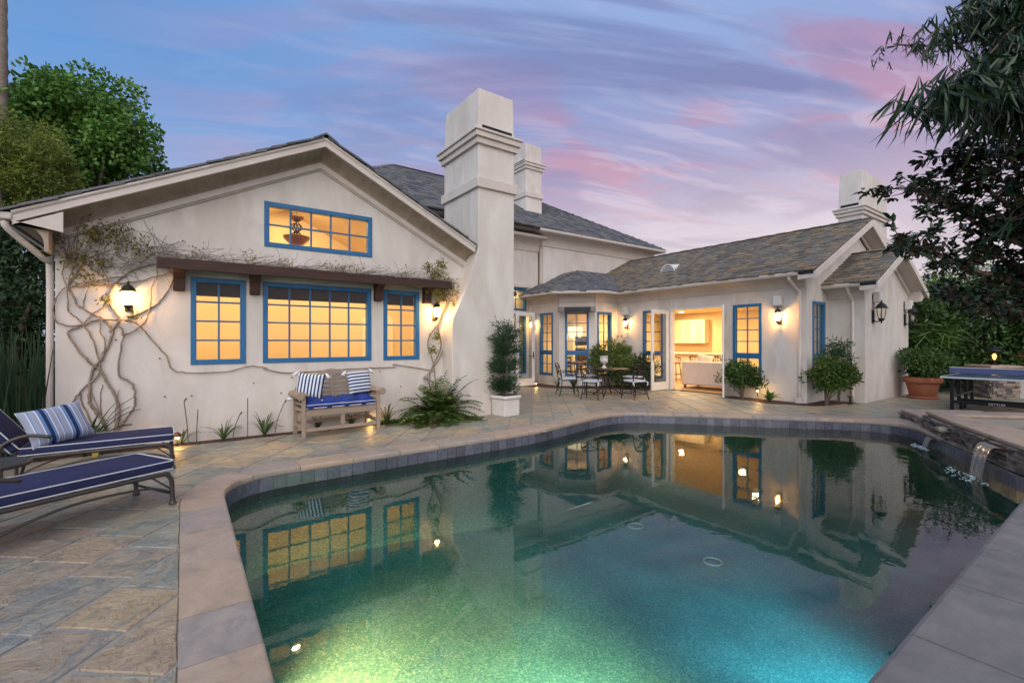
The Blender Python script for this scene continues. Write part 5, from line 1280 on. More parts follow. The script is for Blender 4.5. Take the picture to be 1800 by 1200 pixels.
for x in (.45, 1.05): MB().box(x-.018, x+.018, -.63, .63, .17, .235).build('cross_bar', M['black'], tt)
MB().box(.48, 2.3, -.67, -.63, .30, .34).build('side_bar', M['black'], tt); MB().box(.48, 2.3, .63, .67, .30, .34).build('side_bar', M['black'], tt)
for x in (.95, 1.25):
    for s_ in (-1, 1): q = MB(); q.tube([(x, s_*.60-.025, .075), (x, s_*.60+.025, .075)], .075, 16); q.build('wheel', M['black'], tt)
def text_mesh(txt, size, name, mat, parent, mw):
    cu = bpy.data.curves.new(name, 'FONT'); cu.body = txt; cu.size = size; cu.extrude = .001; cu.align_x = 'CENTER'; cu.align_y = 'CENTER'
    o = bpy.data.objects.new('tmp', cu); COL.objects.link(o); bpy.context.view_layer.update()
    me = bpy.data.meshes.new_from_object(o.evaluated_get(bpy.context.evaluated_depsgraph_get())); bpy.data.objects.remove(o)
    me.name = name; ob = mkobj(name, me, mat, parent); ob.matrix_local = mw; return ob
text_mesh('KETTLER', .062, 'lettering', M['white'], tt, Matrix.Translation((.428, -.02, .2025)) @ Matrix.Rotation(-math.pi/2, 4, 'Z') @ Matrix.Rotation(math.pi/2, 4, 'X'))
# --- stone pillar with lantern, low wall
pil = thing('stone_pillar', 'stacked stone pillar with a flat cap behind the table tennis table', 'pillar', (17.75, 2.55, 0), -.75)
MB().box(-.30, .30, -.30, .30, 0, .80).build('core', M['mortar'], pil); MB().box(-.42, .42, -.42, .42, .802, .87).build('cap', M['coping'], pil, bevel=.015)
rs = random.Random(8)
for a, b in (((-.31, -.30), (.31, -.30)), ((-.30, .31), (-.30, -.31)), ((.30, -.31), (.30, .31))): stone_face(a, b, .0, .798, pil, rs, .04, .09)
pln = thing('pillar_lantern', 'amber lit lantern standing on the stone pillar', 'lantern', (17.75, 2.55, .872))
MB().lathe([(.10, 0), (.10, .02), (.04, .04), (.035, .09), (.09, .11), (.11, .13)], 12).build('base', M['black'], pln); g = MB(); g.lathe([(.10, .13), (.13, .22), (.155, .33), (.16, .36)], 12); g.f = g.f[:-2]; g.build('glass', M['lamp_glass'], pln, True)
MB().lathe([(.19, .36), (.18, .385), (.11, .43), (.05, .47), (.02, .49), (.03, .51), (.004, .53)], 12).build('cap', M['black'], pln, True); MB().lathe([(.01, .14), (.035, .20), (.045, .25), (.015, .30)], 10).build('bulb', M['bulbdim'], pln, True)
point_light('pillar_lamp', (0, 0, .24), 45, (1, .40, .07), .04, pln)
lw = thing('low_wall', 'low pale stucco garden wall right of the stone pillar', 'wall', (18.1, 1.2, 0)); MB().box(-.12, .12, -2.6, .95, 0, .62).build('wall', M['stucco'], lw); MB().box(-.16, .16, -2.6, .95, .622, .69).build('cap', M['coping'], lw)
# --- rooms: things seen through the glass
sf = thing('sofa', 'white slipcovered sofa with its back to the open doors', 'sofa', (13.75, 8.0, 0))
MB().box(-.42, -.20, -1.1, 1.1, .10, .86).build('back', M['sofa'], sf, bevel=.05, seg=3); MB().box(-.19, .45, -.88, .88, .08, .44).build('seat', M['sofa'], sf, bevel=.04)
for s_ in (-1, 1): MB().box(-.43, .46, s_*1.0-.115, s_*1.0+.115, .09, .64).build('arm', M['sofa'], sf, bevel=.05, seg=3)
for x, y in ((-.36, -1.0), (-.36, 1.0), (.4, -1.0), (.4, 1.0)): MB().box(x-.03, x+.03, y-.03, y+.03, .002, .10).build('foot', M['brownwood'], sf)
for y in (.5, -.3): q = pillow((13.70, 8.0+y, .86), .5, .42, .16, (-.2, .15, -1.3), M['sofa'], 'white scatter pillow on the sofa back, %s the doorway edge' % ('nearer the left of' if y > 0 else 'towards the right of'))
def stool(x, y, lab):
    t = thing('bar_stool', lab, 'stool', (x, y, 0), 0, 'brown bar stools at the counter'); br = M['brownwood']
    for a in range(4): c, s_ = math.cos(a*1.571+.785), math.sin(a*1.571+.785); MB().tube([(c*.17, s_*.17, .66), (c*.24, s_*.24, .004)], .02, 6).build('leg', br, t)
    MB().lathe([(.02, .64), (.22, .65), (.23, .68), (.02, .70)], 16).build('seat', br, t, True)
    for k in range(9): a = math.pi*(.5+k/8); MB().tube([(math.cos(a)*.21, math.sin(a)*.21, .69), (math.cos(a)*.23, math.sin(a)*.23, .96-.10*abs(k-4)/4)], .012, 5).build('spindle', br, t)
    MB().tube([(math.cos(math.pi*(.5+k/8))*.235, math.sin(math.pi*(.5+k/8))*.235, .97-.10*abs(k-4)/4) for k in range(9)], .022, 6).build('back_rail', br, t)
    q = MB(); q.tube([(math.cos(a*.5236)*.21, math.sin(a*.5236)*.21, .25) for a in range(13)], .012, 5); q.build('foot_ring', br, t)
stool(15.35, 10.75, 'brown bar stool nearest the left door leaf'); stool(15.65, 10.05, 'middle brown bar stool at the counter'); stool(15.9, 9.3, 'brown bar stool half hidden behind the sofa')
ct = thing('kitchen_counter', 'long white kitchen counter behind the bar stools', 'counter', (16.6, 10.6, 0)); MB().box(-.30, .35, -1.9, 2.0, .004, 1.0).build('base', M['cabinet'], ct); MB().box(-.45, .42, -2.0, 2.1, 1.002, 1.05).build('worktop', M['white'], ct, bevel=.008)
kc = thing('wall_cabinets', 'white upper kitchen cabinets on the far wall', 'cabinet', (18.42, 12.2, 0)); MB().box(-.36, -.005, -1.0, 1.1, 1.42, 2.45).build('carcass', M['cabinet'], kc)
for k in range(4):
    y0 = -.97+k*.52; d_ = MB().box(-.385, -.362, y0, y0+.49, 1.45, 2.42).build('door', M['cabinet'], kc, bevel=.006)
    MB().box(-.372, -.3855, y0+.07, y0+.42, 1.52, 2.35).build('panel', M['inwall'], d_); MB().box(-.41, -.386, y0+.44, y0+.46, 1.50, 1.55).build('knob', M['iron'], d_)
hd = thing('oven_tower', 'built-in dark oven tower seen through the nook window', 'oven', (12.75, 13.70, 0)); MB().box(-.40, .40, -.5, -.0, .004, 2.3).build('cabinet', M['cabinet'], hd); MB().box(-.30, .30, -.525, -.502, .75, 1.25).build('oven_door', M['black'], hd); MB().box(-.30, .30, -.525, -.502, 1.35, 1.70).build('oven_door', M['black'], hd); MB().tube([(-.26, -.55, 1.20), (.26, -.55, 1.20)], .012, 6).build('handle', M['steel'], hd)
nt_ = thing('nook_table', 'dark round breakfast table inside the nook', 'table', (11.75, 12.35, .002)); MB().lathe([(.02, .70), (.55, .70), (.56, .74), (.02, .75)], 24).build('table_top', M['brownwood'], nt_); MB().lathe([(.28, 0), (.25, .04), (.06, .08), (.05, .70)], 14).build('pedestal', M['brownwood'], nt_)
for k, (x, y) in enumerate(((11.15, 12.15), (11.9, 11.55), (12.4, 12.7))):
    c = thing('nook_chair', ['dark wooden chair in the nook, behind its left window', 'dark wooden chair in the nook, behind its right window', 'dark wooden chair at the far side of the nook table'][k], 'chair', (x, y, .002), math.atan2(12.35-y, 11.75-x)-math.pi/2, 'breakfast nook chairs')
    MB().box(-.2, .2, -.2, .2, .42, .46).build('seat', M['brownwood'], c)
    for sx in (-1, 1):
        for sy in (-1, 1): MB().box(sx*.18-.018, sx*.18+.018, sy*.18-.018, sy*.18+.018, 0, .42).build('leg', M['brownwood'], c)
        MB().box(sx*.18-.018, sx*.18+.018, -.2, -.165, .46, .98).build('back_post', M['brownwood'], c)
    for z in (.6, .75, .9): MB().box(-.16, .16, -.195, -.172, z, z+.06).build('back_slat', M['brownwood'], c)
dc = thing('drum_chandelier', 'glowing white drum chandelier hanging inside the nook', 'chandelier', (11.8, 12.5, 0)); g = MB(); g.lathe([(.27, 1.76), (.27, 2.04)], 24); g.f = g.f[:-2]; g.build('shade', M['shade'], dc, True); MB().tube([(0, 0, 1.9), (0, 0, 2.738)], .008, 6).build('rod', M['steel'], dc)
q = MB()
for k in range(5): a = k*1.2566; q.tube([(math.cos(a)*.2+.05*math.cos(b*.785), math.sin(a)*.2, 1.69+.05*math.sin(b*.785)) for b in range(9)], .007, 5)
q.build('crystal', M['white'], dc); point_light('chandelier_lamp', (0, 0, 1.72), 45, (1, .70, .36), .15, dc)
pc = thing('pendant_lamp', 'ornate bronze bowl pendant behind the gable window', 'chandelier', (1.92, 10.4, 0)); MB().lathe([(.02, 3.98), (.06, 3.99), (.13, 4.05), (.14, 4.09), (.02, 4.10)], 16).build('canopy', M['copper'], pc, True)
q = MB(); q.tube([(0, 0, 4.10), (0, 0, 4.46)], .012, 6); q.tube([(0, 0, 3.6), (0, 0, 4.0)], .010, 6); q.build('stem', M['iron'], pc)
q = MB()
for k in range(6): a = k*1.0472; q.tube(smooth_path([(math.cos(a)*.05, math.sin(a)*.05, 3.95), (math.cos(a)*.11, math.sin(a)*.11, 3.86), (math.cos(a)*.04, math.sin(a)*.04, 3.78), (math.cos(a)*.12, math.sin(a)*.12, 3.70)], 3), .012, 5)
q.build('scroll', M['iron'], pc); MB().lathe([(.03, 3.48), (.14, 3.52), (.24, 3.62), (.26, 3.67), (.24, 3.68), (.13, 3.56), (.02, 3.53)], 18).build('bowl', M['copper'], pc, True)

# ================================================================== PLANTS
RN = np.random.default_rng(42)
def unit(a): return a/np.maximum(1e-9, np.linalg.norm(a, axis=1, keepdims=True))
def leaf_object(name, P, D, L, W, mat, parent, fold=.25, up=None, curl=0.0, fine=False):
    """one mesh of folded leaves; P base points, D directions, L lengths, W widths"""
    n = len(P); D = unit(D); L = np.broadcast_to(np.asarray(L, float), (n,))[:, None]; W = np.broadcast_to(np.asarray(W, float), (n,))[:, None]
    R_ = RN.normal(size=(n, 3)) if up is None else np.broadcast_to(np.asarray(up, float), (n, 3)) + RN.normal(size=(n, 3))*.35
    S = unit(np.cross(D, R_)); N = np.cross(S, D)
    mid = P + D*L*.45
    if fine:
        f = fold; V = np.stack([P, P+D*L*.28-S*W*.40+N*W*f*.8, P+D*L*.66-S*W*.46+N*W*f-N*L*curl*.3, P+D*L-N*L*curl, P+D*L*.66+S*W*.46+N*W*f-N*L*curl*.3, P+D*L*.28+S*W*.40+N*W*f*.8, P+D*L*.3, P+D*L*.68-N*L*curl*.35], 1).reshape(-1, 3)
        tri = np.array([0, 6, 1, 1, 6, 7, 1, 7, 2, 2, 7, 3, 0, 5, 6, 6, 5, 4, 6, 4, 7, 7, 4, 3])[None]; T = (np.arange(n)[:, None]*8 + tri).reshape(-1).astype(np.int32); return leaf_mesh(name, V, T, n*8, mat, parent)
    V = np.stack([P, mid - S*W/2 + N*W*fold, P + D*L - N*L*curl, mid + S*W/2 + N*W*fold, P + D*L*.5], 1).reshape(-1, 3)
    V = np.ascontiguousarray(V, dtype=np.float32)
    b = np.arange(n)[:, None]*5
    T = np.concatenate([b+np.array([[0, 4, 1]]), b+np.array([[1, 4, 2]]), b+np.array([[0, 3, 4]]), b+np.array([[4, 3, 2]])], 1).reshape(-1).astype(np.int32)
    return leaf_mesh(name, V, T, n*4, mat, parent)
def leaf_mesh(name, V, T, nf, mat, parent):
    V = np.ascontiguousarray(V, dtype=np.float32); me = bpy.data.meshes.new(name); me.vertices.add(len(V)); me.vertices.foreach_set('co', V.ravel())
    me.loops.add(nf*3); me.loops.foreach_set('vertex_index', T); me.polygons.add(nf)
    me.polygons.foreach_set('loop_start', np.arange(0, nf*3, 3, dtype=np.int32)); me.polygons.foreach_set('loop_total', np.full(nf, 3, dtype=np.int32)); me.update(calc_edges=True)
    o = mkobj(name, me, mat, parent); o['kind'] = 'stuff'; return o
def in_ball(n): return unit(RN.normal(size=(n, 3)))*(RN.random((n, 1))**.333)
def shell(n, lo=.6): return unit(RN.normal(size=(n, 3)))*(lo+(1-lo)*RN.random((n, 1)))
def clump_leaves(centres, radii, per, lo=.55, outward=.7):
    """leaf bases in clumps; returns points and directions"""
    Ps, Ds = [], []
    for c, r in zip(centres, radii):
        n = max(3, int(per*np.prod(np.atleast_1d(r))**(1/np.size(r) if np.size(r) > 1 else 1)**1)) if 0 else per
        s = shell(n, lo); Ps.append(np.asarray(c) + s*np.asarray(r)); Ds.append(s*outward + RN.normal(size=(n, 3))*.55)
    return np.concatenate(Ps), np.concatenate(Ds)
def crown(name, parent, c, R, nclump, rc, per, L, W, mat, lo=.35, flat=1.0, outward=.7, keep=None, rag=.14, **kw):
    s = (in_ball(nclump) if lo <= 0 else shell(nclump, lo))*RN.uniform(1-1.2*rag, 1+.9*rag, (nclump, 1)); C = np.asarray(c) + s*np.asarray(R)
    if keep is not None: C = C[[keep(q) for q in C]]
    rr = [np.array([rc, rc, rc*flat])*RN.uniform(.6, 1.25) for _ in C]
    P, D = clump_leaves(C, rr, per, outward=outward); n = len(P)
    leaf_object(name, P, D, L*RN.uniform(.7, 1.25, n), W*RN.uniform(.75, 1.2, n), mat, parent, fine=W > .034, **kw); return C
def limbs(parent, base, top_pts, r0, mat, name='trunk', mid=.45):
    mb = MB(); b = Vector(base)
    for k, p in enumerate(top_pts):
        p = Vector(p); m = b.lerp(p, mid) + Vector((rnd.uniform(-.1, .1), rnd.uniform(-.1, .1), .12))*(p-b).length*.5
        m = Vector((b.x+(p.x-b.x)*mid*.6, b.y+(p.y-b.y)*mid*.6, b.z+(p.z-b.z)*mid))
        P = smooth_path([b, m, p], 5); rr = [r0*(1-.85*i/(len(P)-1)) for i in range(len(P))]; mb.tube(P, rr, 7)
    return mb.build(name, mat, parent, True)
def tree(name, label, base, c, R, nclump, rc, per, L, W, mat, r0=.15, lo=.35, nl=7, cat='tree', group=None, bark='bark', **kw):
    t = thing(name, label, cat, base, 0, group); b = Vector(base); cc = Vector(c)-b
    C = crown('crown', t, cc, R, nclump, rc, per, L, W, M[mat], lo, **kw)
    idx = RN.choice(len(C), min(nl, len(C)), replace=False); limbs(t, (0, 0, 0), [tuple(C[i]*.92) for i in idx], r0, M[bark]); return t
# --- trees behind the left wing
p = pdp(140, 250, 19); tree('broadleaf_tree', 'tall bright green leafy tree rising behind the left roof', (p.x, p.y, 0), p, (2.75, 2.75, 3.0), 260, .60, 80, .19, .13, 'lf_tree', .28, .45, 14)
p = pdp(40, 300, 13); tree('olive_green_tree', 'dense olive green rounded conifer at the left edge above the eave', (p.x, p.y, 0), (p.x-.2, p.y, p.z-.3), (1.35, 1.35, 1.8), 230, .34, 150, .11, .034, 'lf_olive', .2, .72, 8)
p = pdp(10, 470, 10.5); tree('dark_tree', 'dark leafy tree filling the left edge below the eave', (p.x, p.y, 0), (p.x-.1, p.y+.2, 2.4), (1.35, 1.3, 2.0), 150, .42, 60, .13, .07, 'lf_dark', .16, .4, 8)
p = pdp(5, 560, 13); tree('dark_shrub', 'low dark shrub behind the reeds at the left edge', (p.x-.2, p.y, 0), (p.x-.2, p.y, 1.1), (1.9, 1.6, 1.4), 90, .42, 60, .13, .06, 'lf_dark', .08, .35, 7, 'shrub')
# palm trunk
p = pdp(8, 300, 16); pt_ = thing('palm_tree', 'tall grey ringed palm trunk at the top left corner', 'palm', (p.x, p.y, 0)); q = MB(); zt = 16.0
pts = [(-.10, 0, k*zt/60) for k in range(61)]; q.tube(pts, [.24 - .09*k/60 + (.02 if k % 2 else 0) + (.16 if 22 < k < 34 else 0)*(1-abs(k-28)/7) for k in range(61)], 12); q.build('trunk', M['palmbark'], pt_, True)
P = np.array([[0.25*math.cos(a), .25*math.sin(a), z] for z in np.linspace(6.6, 8.6, 40) for a in np.linspace(0, 6.28, 14)]); P = P + RN.normal(size=P.shape)*.08; D = np.stack([P[:, 0]*1.6, P[:, 1]*1.6, -np.ones(len(P))*.8], 1)
leaf_object('dead_frond', P, D, .55, .06, M['lf_fernb'], pt_)
P = np.zeros((260, 3)); a = RN.random(260)*6.28; e = RN.uniform(-.3, 1.1, 260); D = np.stack([np.cos(a)*np.cos(e), np.sin(a)*np.cos(e), np.sin(e)], 1); P[:, 2] = zt; leaf_object('frond', P, D, 2.2, .16, M['lf_dark'], pt_, curl=.3)
# --- horsetail reeds, strap plant
hr = thing('horsetail_reeds', 'dense clump of upright horsetail reeds left of the gable wall', 'reeds', (-1.9, 8.1, 0)); q = MB(); rs = random.Random(2)
for k in range(420):
    x, y = rs.uniform(-1.5, .44), rs.uniform(-.15, 1.5); h = rs.uniform(.9, 1.75); dx, dy = rs.gauss(0, .09), rs.gauss(0, .09)
    q.tube([(x, y, 0), (x+dx*.4, y+dy*.4, h*.55), (x+dx, y+dy, h)], [.008, .008, .004], 4, False)
q.build('stem', M['lf_reed'], hr)['kind'] = 'stuff'
def strap(name, label, loc, n, L, W, mat, spread=.6, cat='plant', group=None, seed=1, up=1.0, extra=None):
    t = thing(name, label, cat, loc, 0, group); rs_ = random.Random(seed)
    for k in range(n):
        a = rs_.uniform(0, 6.28) if spread < 2 else 0; s_ = rs_.uniform(.25, 1)*spread; l = L*rs_.uniform(.65, 1.1); q_ = MB()
        dr = Vector((math.cos(a)*s_, math.sin(a)*s_, up)).normalized(); sd_ = Vector((-math.sin(a), math.cos(a), 0)); prev = Vector((0, 0, 0)); ps = [prev]
        for j in range(6):
            dr = (dr + Vector((math.cos(a)*.10*s_, math.sin(a)*.10*s_, -.22*s_))*(j/2.5)).normalized(); prev = prev + dr*l/6; ps.append(prev)
        ww = [.5, .9, 1, .95, .8, .5, .06]
        for j, p_ in enumerate(ps):
            nn = sd_.cross(Vector((0, 0, 1))); q_.v += [tuple(p_-sd_*W/2*ww[j]), tuple(p_ + Vector((0, 0, -.15*W))), tuple(p_+sd_*W/2*ww[j])]
        for j in range(6):
            for i in range(2): q_.f.append((j*3+i, j*3+i+1, j*3+4+i, j*3+3+i))
        q_.build('leaf', mat, t, True)
    return t
strap('flax_plant', 'strap-leaved flax plant at the left foot of the gable wall', (-1.05, 8.12, 0), 16, .85, .055, M['lf_dark'], .7, seed=5)
yl = strap('yellow_leaf_plant', 'single drooping yellow leaf beside the vine roots', (-.93, 7.98, 0), 1, .6, .09, M['lf_yel'], .9, seed=3)
lil = 'daylily tufts in the bed along the gable wall'
strap('daylily', 'low green daylily tuft beside the left spotlight', (-.02, 8.26, 0), 10, .34, .022, M['lf_lily'], .9, 'plant', lil, 11)
strap('daylily', 'green daylily tuft under the left blue window', (.50, 8.26, 0), 14, .42, .022, M['lf_lily'], .9, 'plant', lil, 12)
strap('daylily', 'wide green daylily tuft just left of the bench', (1.05, 8.24, 0), 20, .46, .024, M['lf_lily'], 1.0, 'plant', lil, 13)
strap('daylily', 'short green tuft seen under the left half of the bench', (1.85, 8.27, 0), 14, .30, .02, M['lf_lily'], .8, 'plant', lil, 14)
strap('daylily', 'green tuft lit from below under the right half of the bench', (2.42, 8.27, 0), 18, .34, .022, M['lf_lily'], .8, 'plant', lil, 15)
strap('daylily', 'arching green tuft between the bench and the fern', (3.05, 8.25, 0), 14, .52, .024, M['lf_lily'], .9, 'plant', lil, 16)
strap('daylily', 'small arching tuft at the foot of the nook window', (9.95, 11.35, 0), 12, .5, .03, M['lf_lily'], .9, 'plant', lil, 17)
strap('daylily', 'larger arching tuft below the middle nook window', (10.25, 10.95, 0), 18, .6, .03, M['lf_lily'], .9, 'plant', lil, 18)
for k, (x, lab) in enumerate(((.06, 'tall thin flower stalk standing beside the left spotlight'), (.16, 'lone thin stalk left of the first window'), (.62, 'orange tipped flower stalk under the left window'), (.82, 'thin stalk between the two left windows'), (1.2, 'dry bent flower stalk left of the bench'))):
    t = thing('flower_stalk', lab, 'plant', (x, 8.25, 0), 0, 'thin flower stalks along the gable wall'); h = (.62, .5, .36, .62, .5)[k]; lean = (-.05, .02, .09, .0, .14)[k]
    MB().tube(smooth_path([(0, 0, 0), (lean*.3, 0, h*.5), (lean, 0, h)], 4), .006, 5).build('stalk', M['lf_lily'], t)
    if k in (0, 2, 4): MB().tube([(lean, 0, h), (lean+.03, 0, h+.05)], [.008, .014], 6).build('bud', M['lf_orange'], t)
# --- fern
fe = thing('fern', 'big arching sword fern between the bench and the chimney', 'fern', (4.0, 7.98, 0)); FP, FD, FB, FBD, FL, FBL = [], [], [], [], [], []; rs = random.Random(6); q = MB()
for k in range(190):
    a = rs.uniform(0, 6.28); el = rs.uniform(.15, 1.45); L_ = rs.uniform(.45, 1.05); d = Vector((math.cos(a)*math.cos(el), math.sin(a)*math.cos(el)*.75, math.sin(el))); p_ = Vector((rs.gauss(0, .09), rs.gauss(0, .06), .03)); ps = []
    for j in range(16):
        d = (d + Vector((0, 0, -.10))).normalized(); p_ = p_ + d*L_/16
        if p_.z < .02: p_.z = .02
        if p_.y > .40: p_.y = .40
        ps.append(p_.copy())
        if j > 1:
            sd_ = d.cross(Vector((0, 0, 1))).normalized()
            for s_ in (-1, 1): (FB if k % 7 == 0 else FP).append(tuple(p_)); (FBD if k % 7 == 0 else FD).append(tuple(sd_*s_ + d*.45 + Vector((0, 0, -.12)))); (FBL if k % 7 == 0 else FL).append(.03+.13*math.sin(math.pi*min(1, (j+2)/17))**.8)
    q.tube(ps, .004, 4, False)
q.build('frond_stem', M['lf_fernb'], fe)['kind'] = 'stuff'
for nm, P, D, LL_, mt in (('frond', FP, FD, FL, 'lf_fern'), ('dry_frond', FB, FBD, FBL, 'lf_fernb')):
    P = np.array(P); D = np.array(D); leaf_object(nm, P, D, np.array(LL_)*RN.uniform(.75, 1.15, len(P)), .036, M[mt], fe, .1, (0, 0, 1))
gc = thing('ground_cover', 'low yellow-green creeping plant lit by the bench spotlight', 'plant', (3.1, 8.19, 0)); n = 900; P = np.stack([RN.uniform(-.35, .75, n), RN.uniform(-.06, .10, n), RN.uniform(0, .05, n)], 1); leaf_object('foliage', P, RN.normal(size=(n, 3))+[0, 0, 1], .035, .022, M['lf_shrub'], gc)
# --- juniper in the white planter: stacked tufts on a stem
jn = thing('topiary_juniper', 'shaggy tiered juniper topiary growing in the white planter', 'topiary', (5.36, 7.73, .418)); MB().tube([(0, 0, 0), (.02, 0, .6), (-.02, 0, 1.3)], [.03, .025, .012], 7).build('trunk', M['bark'], jn)
P, D = [], []
for z, r, n in ((.10, .22, 900), (.24, .24, 1000), (.50, .26, 1100), (.64, .23, 900), (.86, .25, 1000), (1.0, .22, 900), (1.16, .20, 650), (1.32, .17, 380)):
    for sub in range(7):          # each tier is a handful of ragged tufts pointing out and up
        a0 = RN.random()*6.28; k = n//7; L0 = r*RN.uniform(.55, 1.3); u = RN.random(k)**.7; sp = RN.normal(size=(k, 3))*(.018+.045*u[:, None])
        P.append(np.stack([np.cos(a0)*L0*u, np.sin(a0)*L0*u, z - .05 + .16*u*RN.uniform(.5, 1.3)], 1) + sp); D.append(np.stack([np.cos(a0)+sp[:, 0]*14, np.sin(a0)+sp[:, 1]*14, RN.uniform(.1, 1.3, k)], 1))
P = np.concatenate(P); D = np.concatenate(D)
P[P[:, 2] > 1.10, 0] += np.where(RN.random((P[:, 2] > 1.10).sum()) > .5, .09, -.09)
leaf_object('foliage', P, D, .07*RN.uniform(.6, 1.4, len(P)), .017, M['lf_jun'], jn)
# --- shrubs
def shrub(name, label, base, c, R, ncl, rc, per, L, W, mat, r0=.03, nl=7, flowers=0, stems=True, lo=.5):
    t = thing(name, label, 'shrub', base); cc = np.asarray(c)-np.asarray(base)
    C = crown('foliage', t, cc, R, ncl, rc, per, L, W, M[mat], lo, rag=.26)
    idx = RN.choice(len(C), min(nl, len(C)), replace=False); limbs(t, (0, 0, -.02), [tuple(C[i]) for i in idx], r0, M['bark'], 'stem', .4)
    if flowers:
        s = shell(flowers, .95); leaf_object('flower', cc + s*np.asarray(R)*1.05, s, .05, .045, M['lf_flower'], t)
    return t
shrub('leafy_shrub', 'broad leafy azalea behind the patio table', (11.5, 10.0, 0), (11.55, 9.95, .62), (.62, .72, .50), 70, .17, 70, .085, .030, 'lf_az')
shrub('leafy_shrub', 'rounded azalea crown left of centre, under the nook\'s right window', (11.0, 10.62, 0), (11.0, 10.62, .95), (.32, .32, .42), 34, .14, 70, .08, .028, 'lf_az')
shrub('leafy_shrub', 'tall rounded azalea crown in the inner corner below the lantern', (11.85, 10.55, 0), (11.85, 10.5, 1.12), (.36, .36, .45), 38, .15, 70, .08, .028, 'lf_az')
shrub('leafy_shrub', 'dark azalea spreading against the left door leaf', (11.7, 9.35, 0), (11.72, 9.32, .55), (.42, .42, .50), 42, .16, 70, .085, .03, 'lf_dark')
shrub('round_shrub', 'glossy round-headed shrub on bare stems beside the right door leaf', (11.95, 6.33, 0), (11.93, 6.30, .66), (.40, .50, .33), 62, .14, 60, .075, .036, 'lf_hedge')
strap('small_fern', 'small fern lit by the spotlight beside the round shrub', (11.95, 5.65, 0), 22, .38, .05, M['lf_fern'], 1.0, seed=22)
shrub('citrus_shrub', 'yellow-green fruiting shrub in front of the right corner window', (12.35, 4.55, 0), (12.4, 4.45, .72), (.52, .52, .38), 66, .15, 60, .075, .036, 'lf_shrub', flowers=16)
shrub('camellia_shrub', 'taller sparse grey-green shrub behind the citrus, by the vestibule wall', (13.1, 4.55, 0), (13.1, 4.55, 1.15), (.34, .30, .48), 34, .12, 34, .09, .028, 'lf_jun', lo=.4)
shrub('potted_shrub', 'leafy shrub growing in the terracotta pot', (15.95, 3.62, .52), (15.95, 3.62, .98), (.62, .60, .38), 62, .16, 50, .085, .045, 'lf_hedge', flowers=6)
pth = thing('path_light', 'small dark glass path light under the citrus shrub', 'garden light', (13.0, 4.28, 0)); MB().lathe([(.05, 0), (.05, .02), (.02, .03), (.02, .16), (.06, .17), (.06, .19)], 12).build('base', M['black'], pth); g = MB(); g.lathe([(.055, .19), (.06, .36)], 12); g.f = g.f[:-2]; g.build('glass', M['lamp_glass'], pth); MB().lathe([(.08, .36), (.05, .40), (.01, .42)], 12).build('cap', M['black'], pth)
# --- hedge at the right, behind everything
for k, (x, y, R, lab) in enumerate(((18.6, 4.2, (1.0, 1.1, 1.9), 'tall clipped hedge shrub just behind the vestibule corner'), (19.6, 3.0, (1.3, 1.3, 2.0), 'dark hedge shrub left of the pillar lantern'), (19.8, 1.4, (1.3, 1.4, 2.1), 'dark hedge shrub behind the pillar lantern'), (19.4, -.2, (1.4, 1.4, 2.2), 'dark hedge shrub right of the pillar lantern'), (18.4, -1.9, (1.4, 1.4, 2.3), 'dark hedge shrub at the right frame edge'))):
    tree('hedge_shrub', lab, (x, y, 0), (x, y, R[2]*.95), R, 150, .42, 60, .13, .055, 'lf_hedge', .07, .55, 8, 'hedge', 'hedge shrubs along the right boundary')
p = pdp(1665, 500, 20); tree('background_tree', 'light green feathery tree behind the hedge, right of the vestibule roof', (p.x, p.y, 0), (p.x, p.y, 3.3), (1.7, 1.7, 1.8), 110, .42, 60, .16, .04, 'lf_tree', .12, .4, 8)
bw = thing('boundary_wall', 'dark stone boundary wall behind the hedge', 'wall', (20.8, 0, 0), -.0); MB().box(-.15, .15, -8, 8, 0, 2.2).build('wall', M['stonewall'], bw)
strap('bromeliad', 'rusty orange strap plant glowing beside the pillar lantern', (17.75, 1.75, .65), 22, .75, .09, M['lf_orange'], 1.1, seed=31)
fr_ = thing('cascading_grass', 'drooping pale grass fronds above the potted shrub', 'plant', (17.9, 3.9, 0)); MB().tube([(0, 0, 0), (0, 0, 2.0)], .04, 6).build('stem', M['bark'], fr_)
n = 700; a = RN.random(n)*6.28; P = np.stack([RN.normal(size=n)*.22, RN.normal(size=n)*.22, 1.75+RN.normal(size=n)*.15], 1); D = np.stack([np.cos(a), np.sin(a), RN.uniform(-1.2, .3, n)], 1); leaf_object('frond', P, D, .6*RN.uniform(.6, 1.3, n), .025, M['lf_fern'], fr_, .1, None, .25)
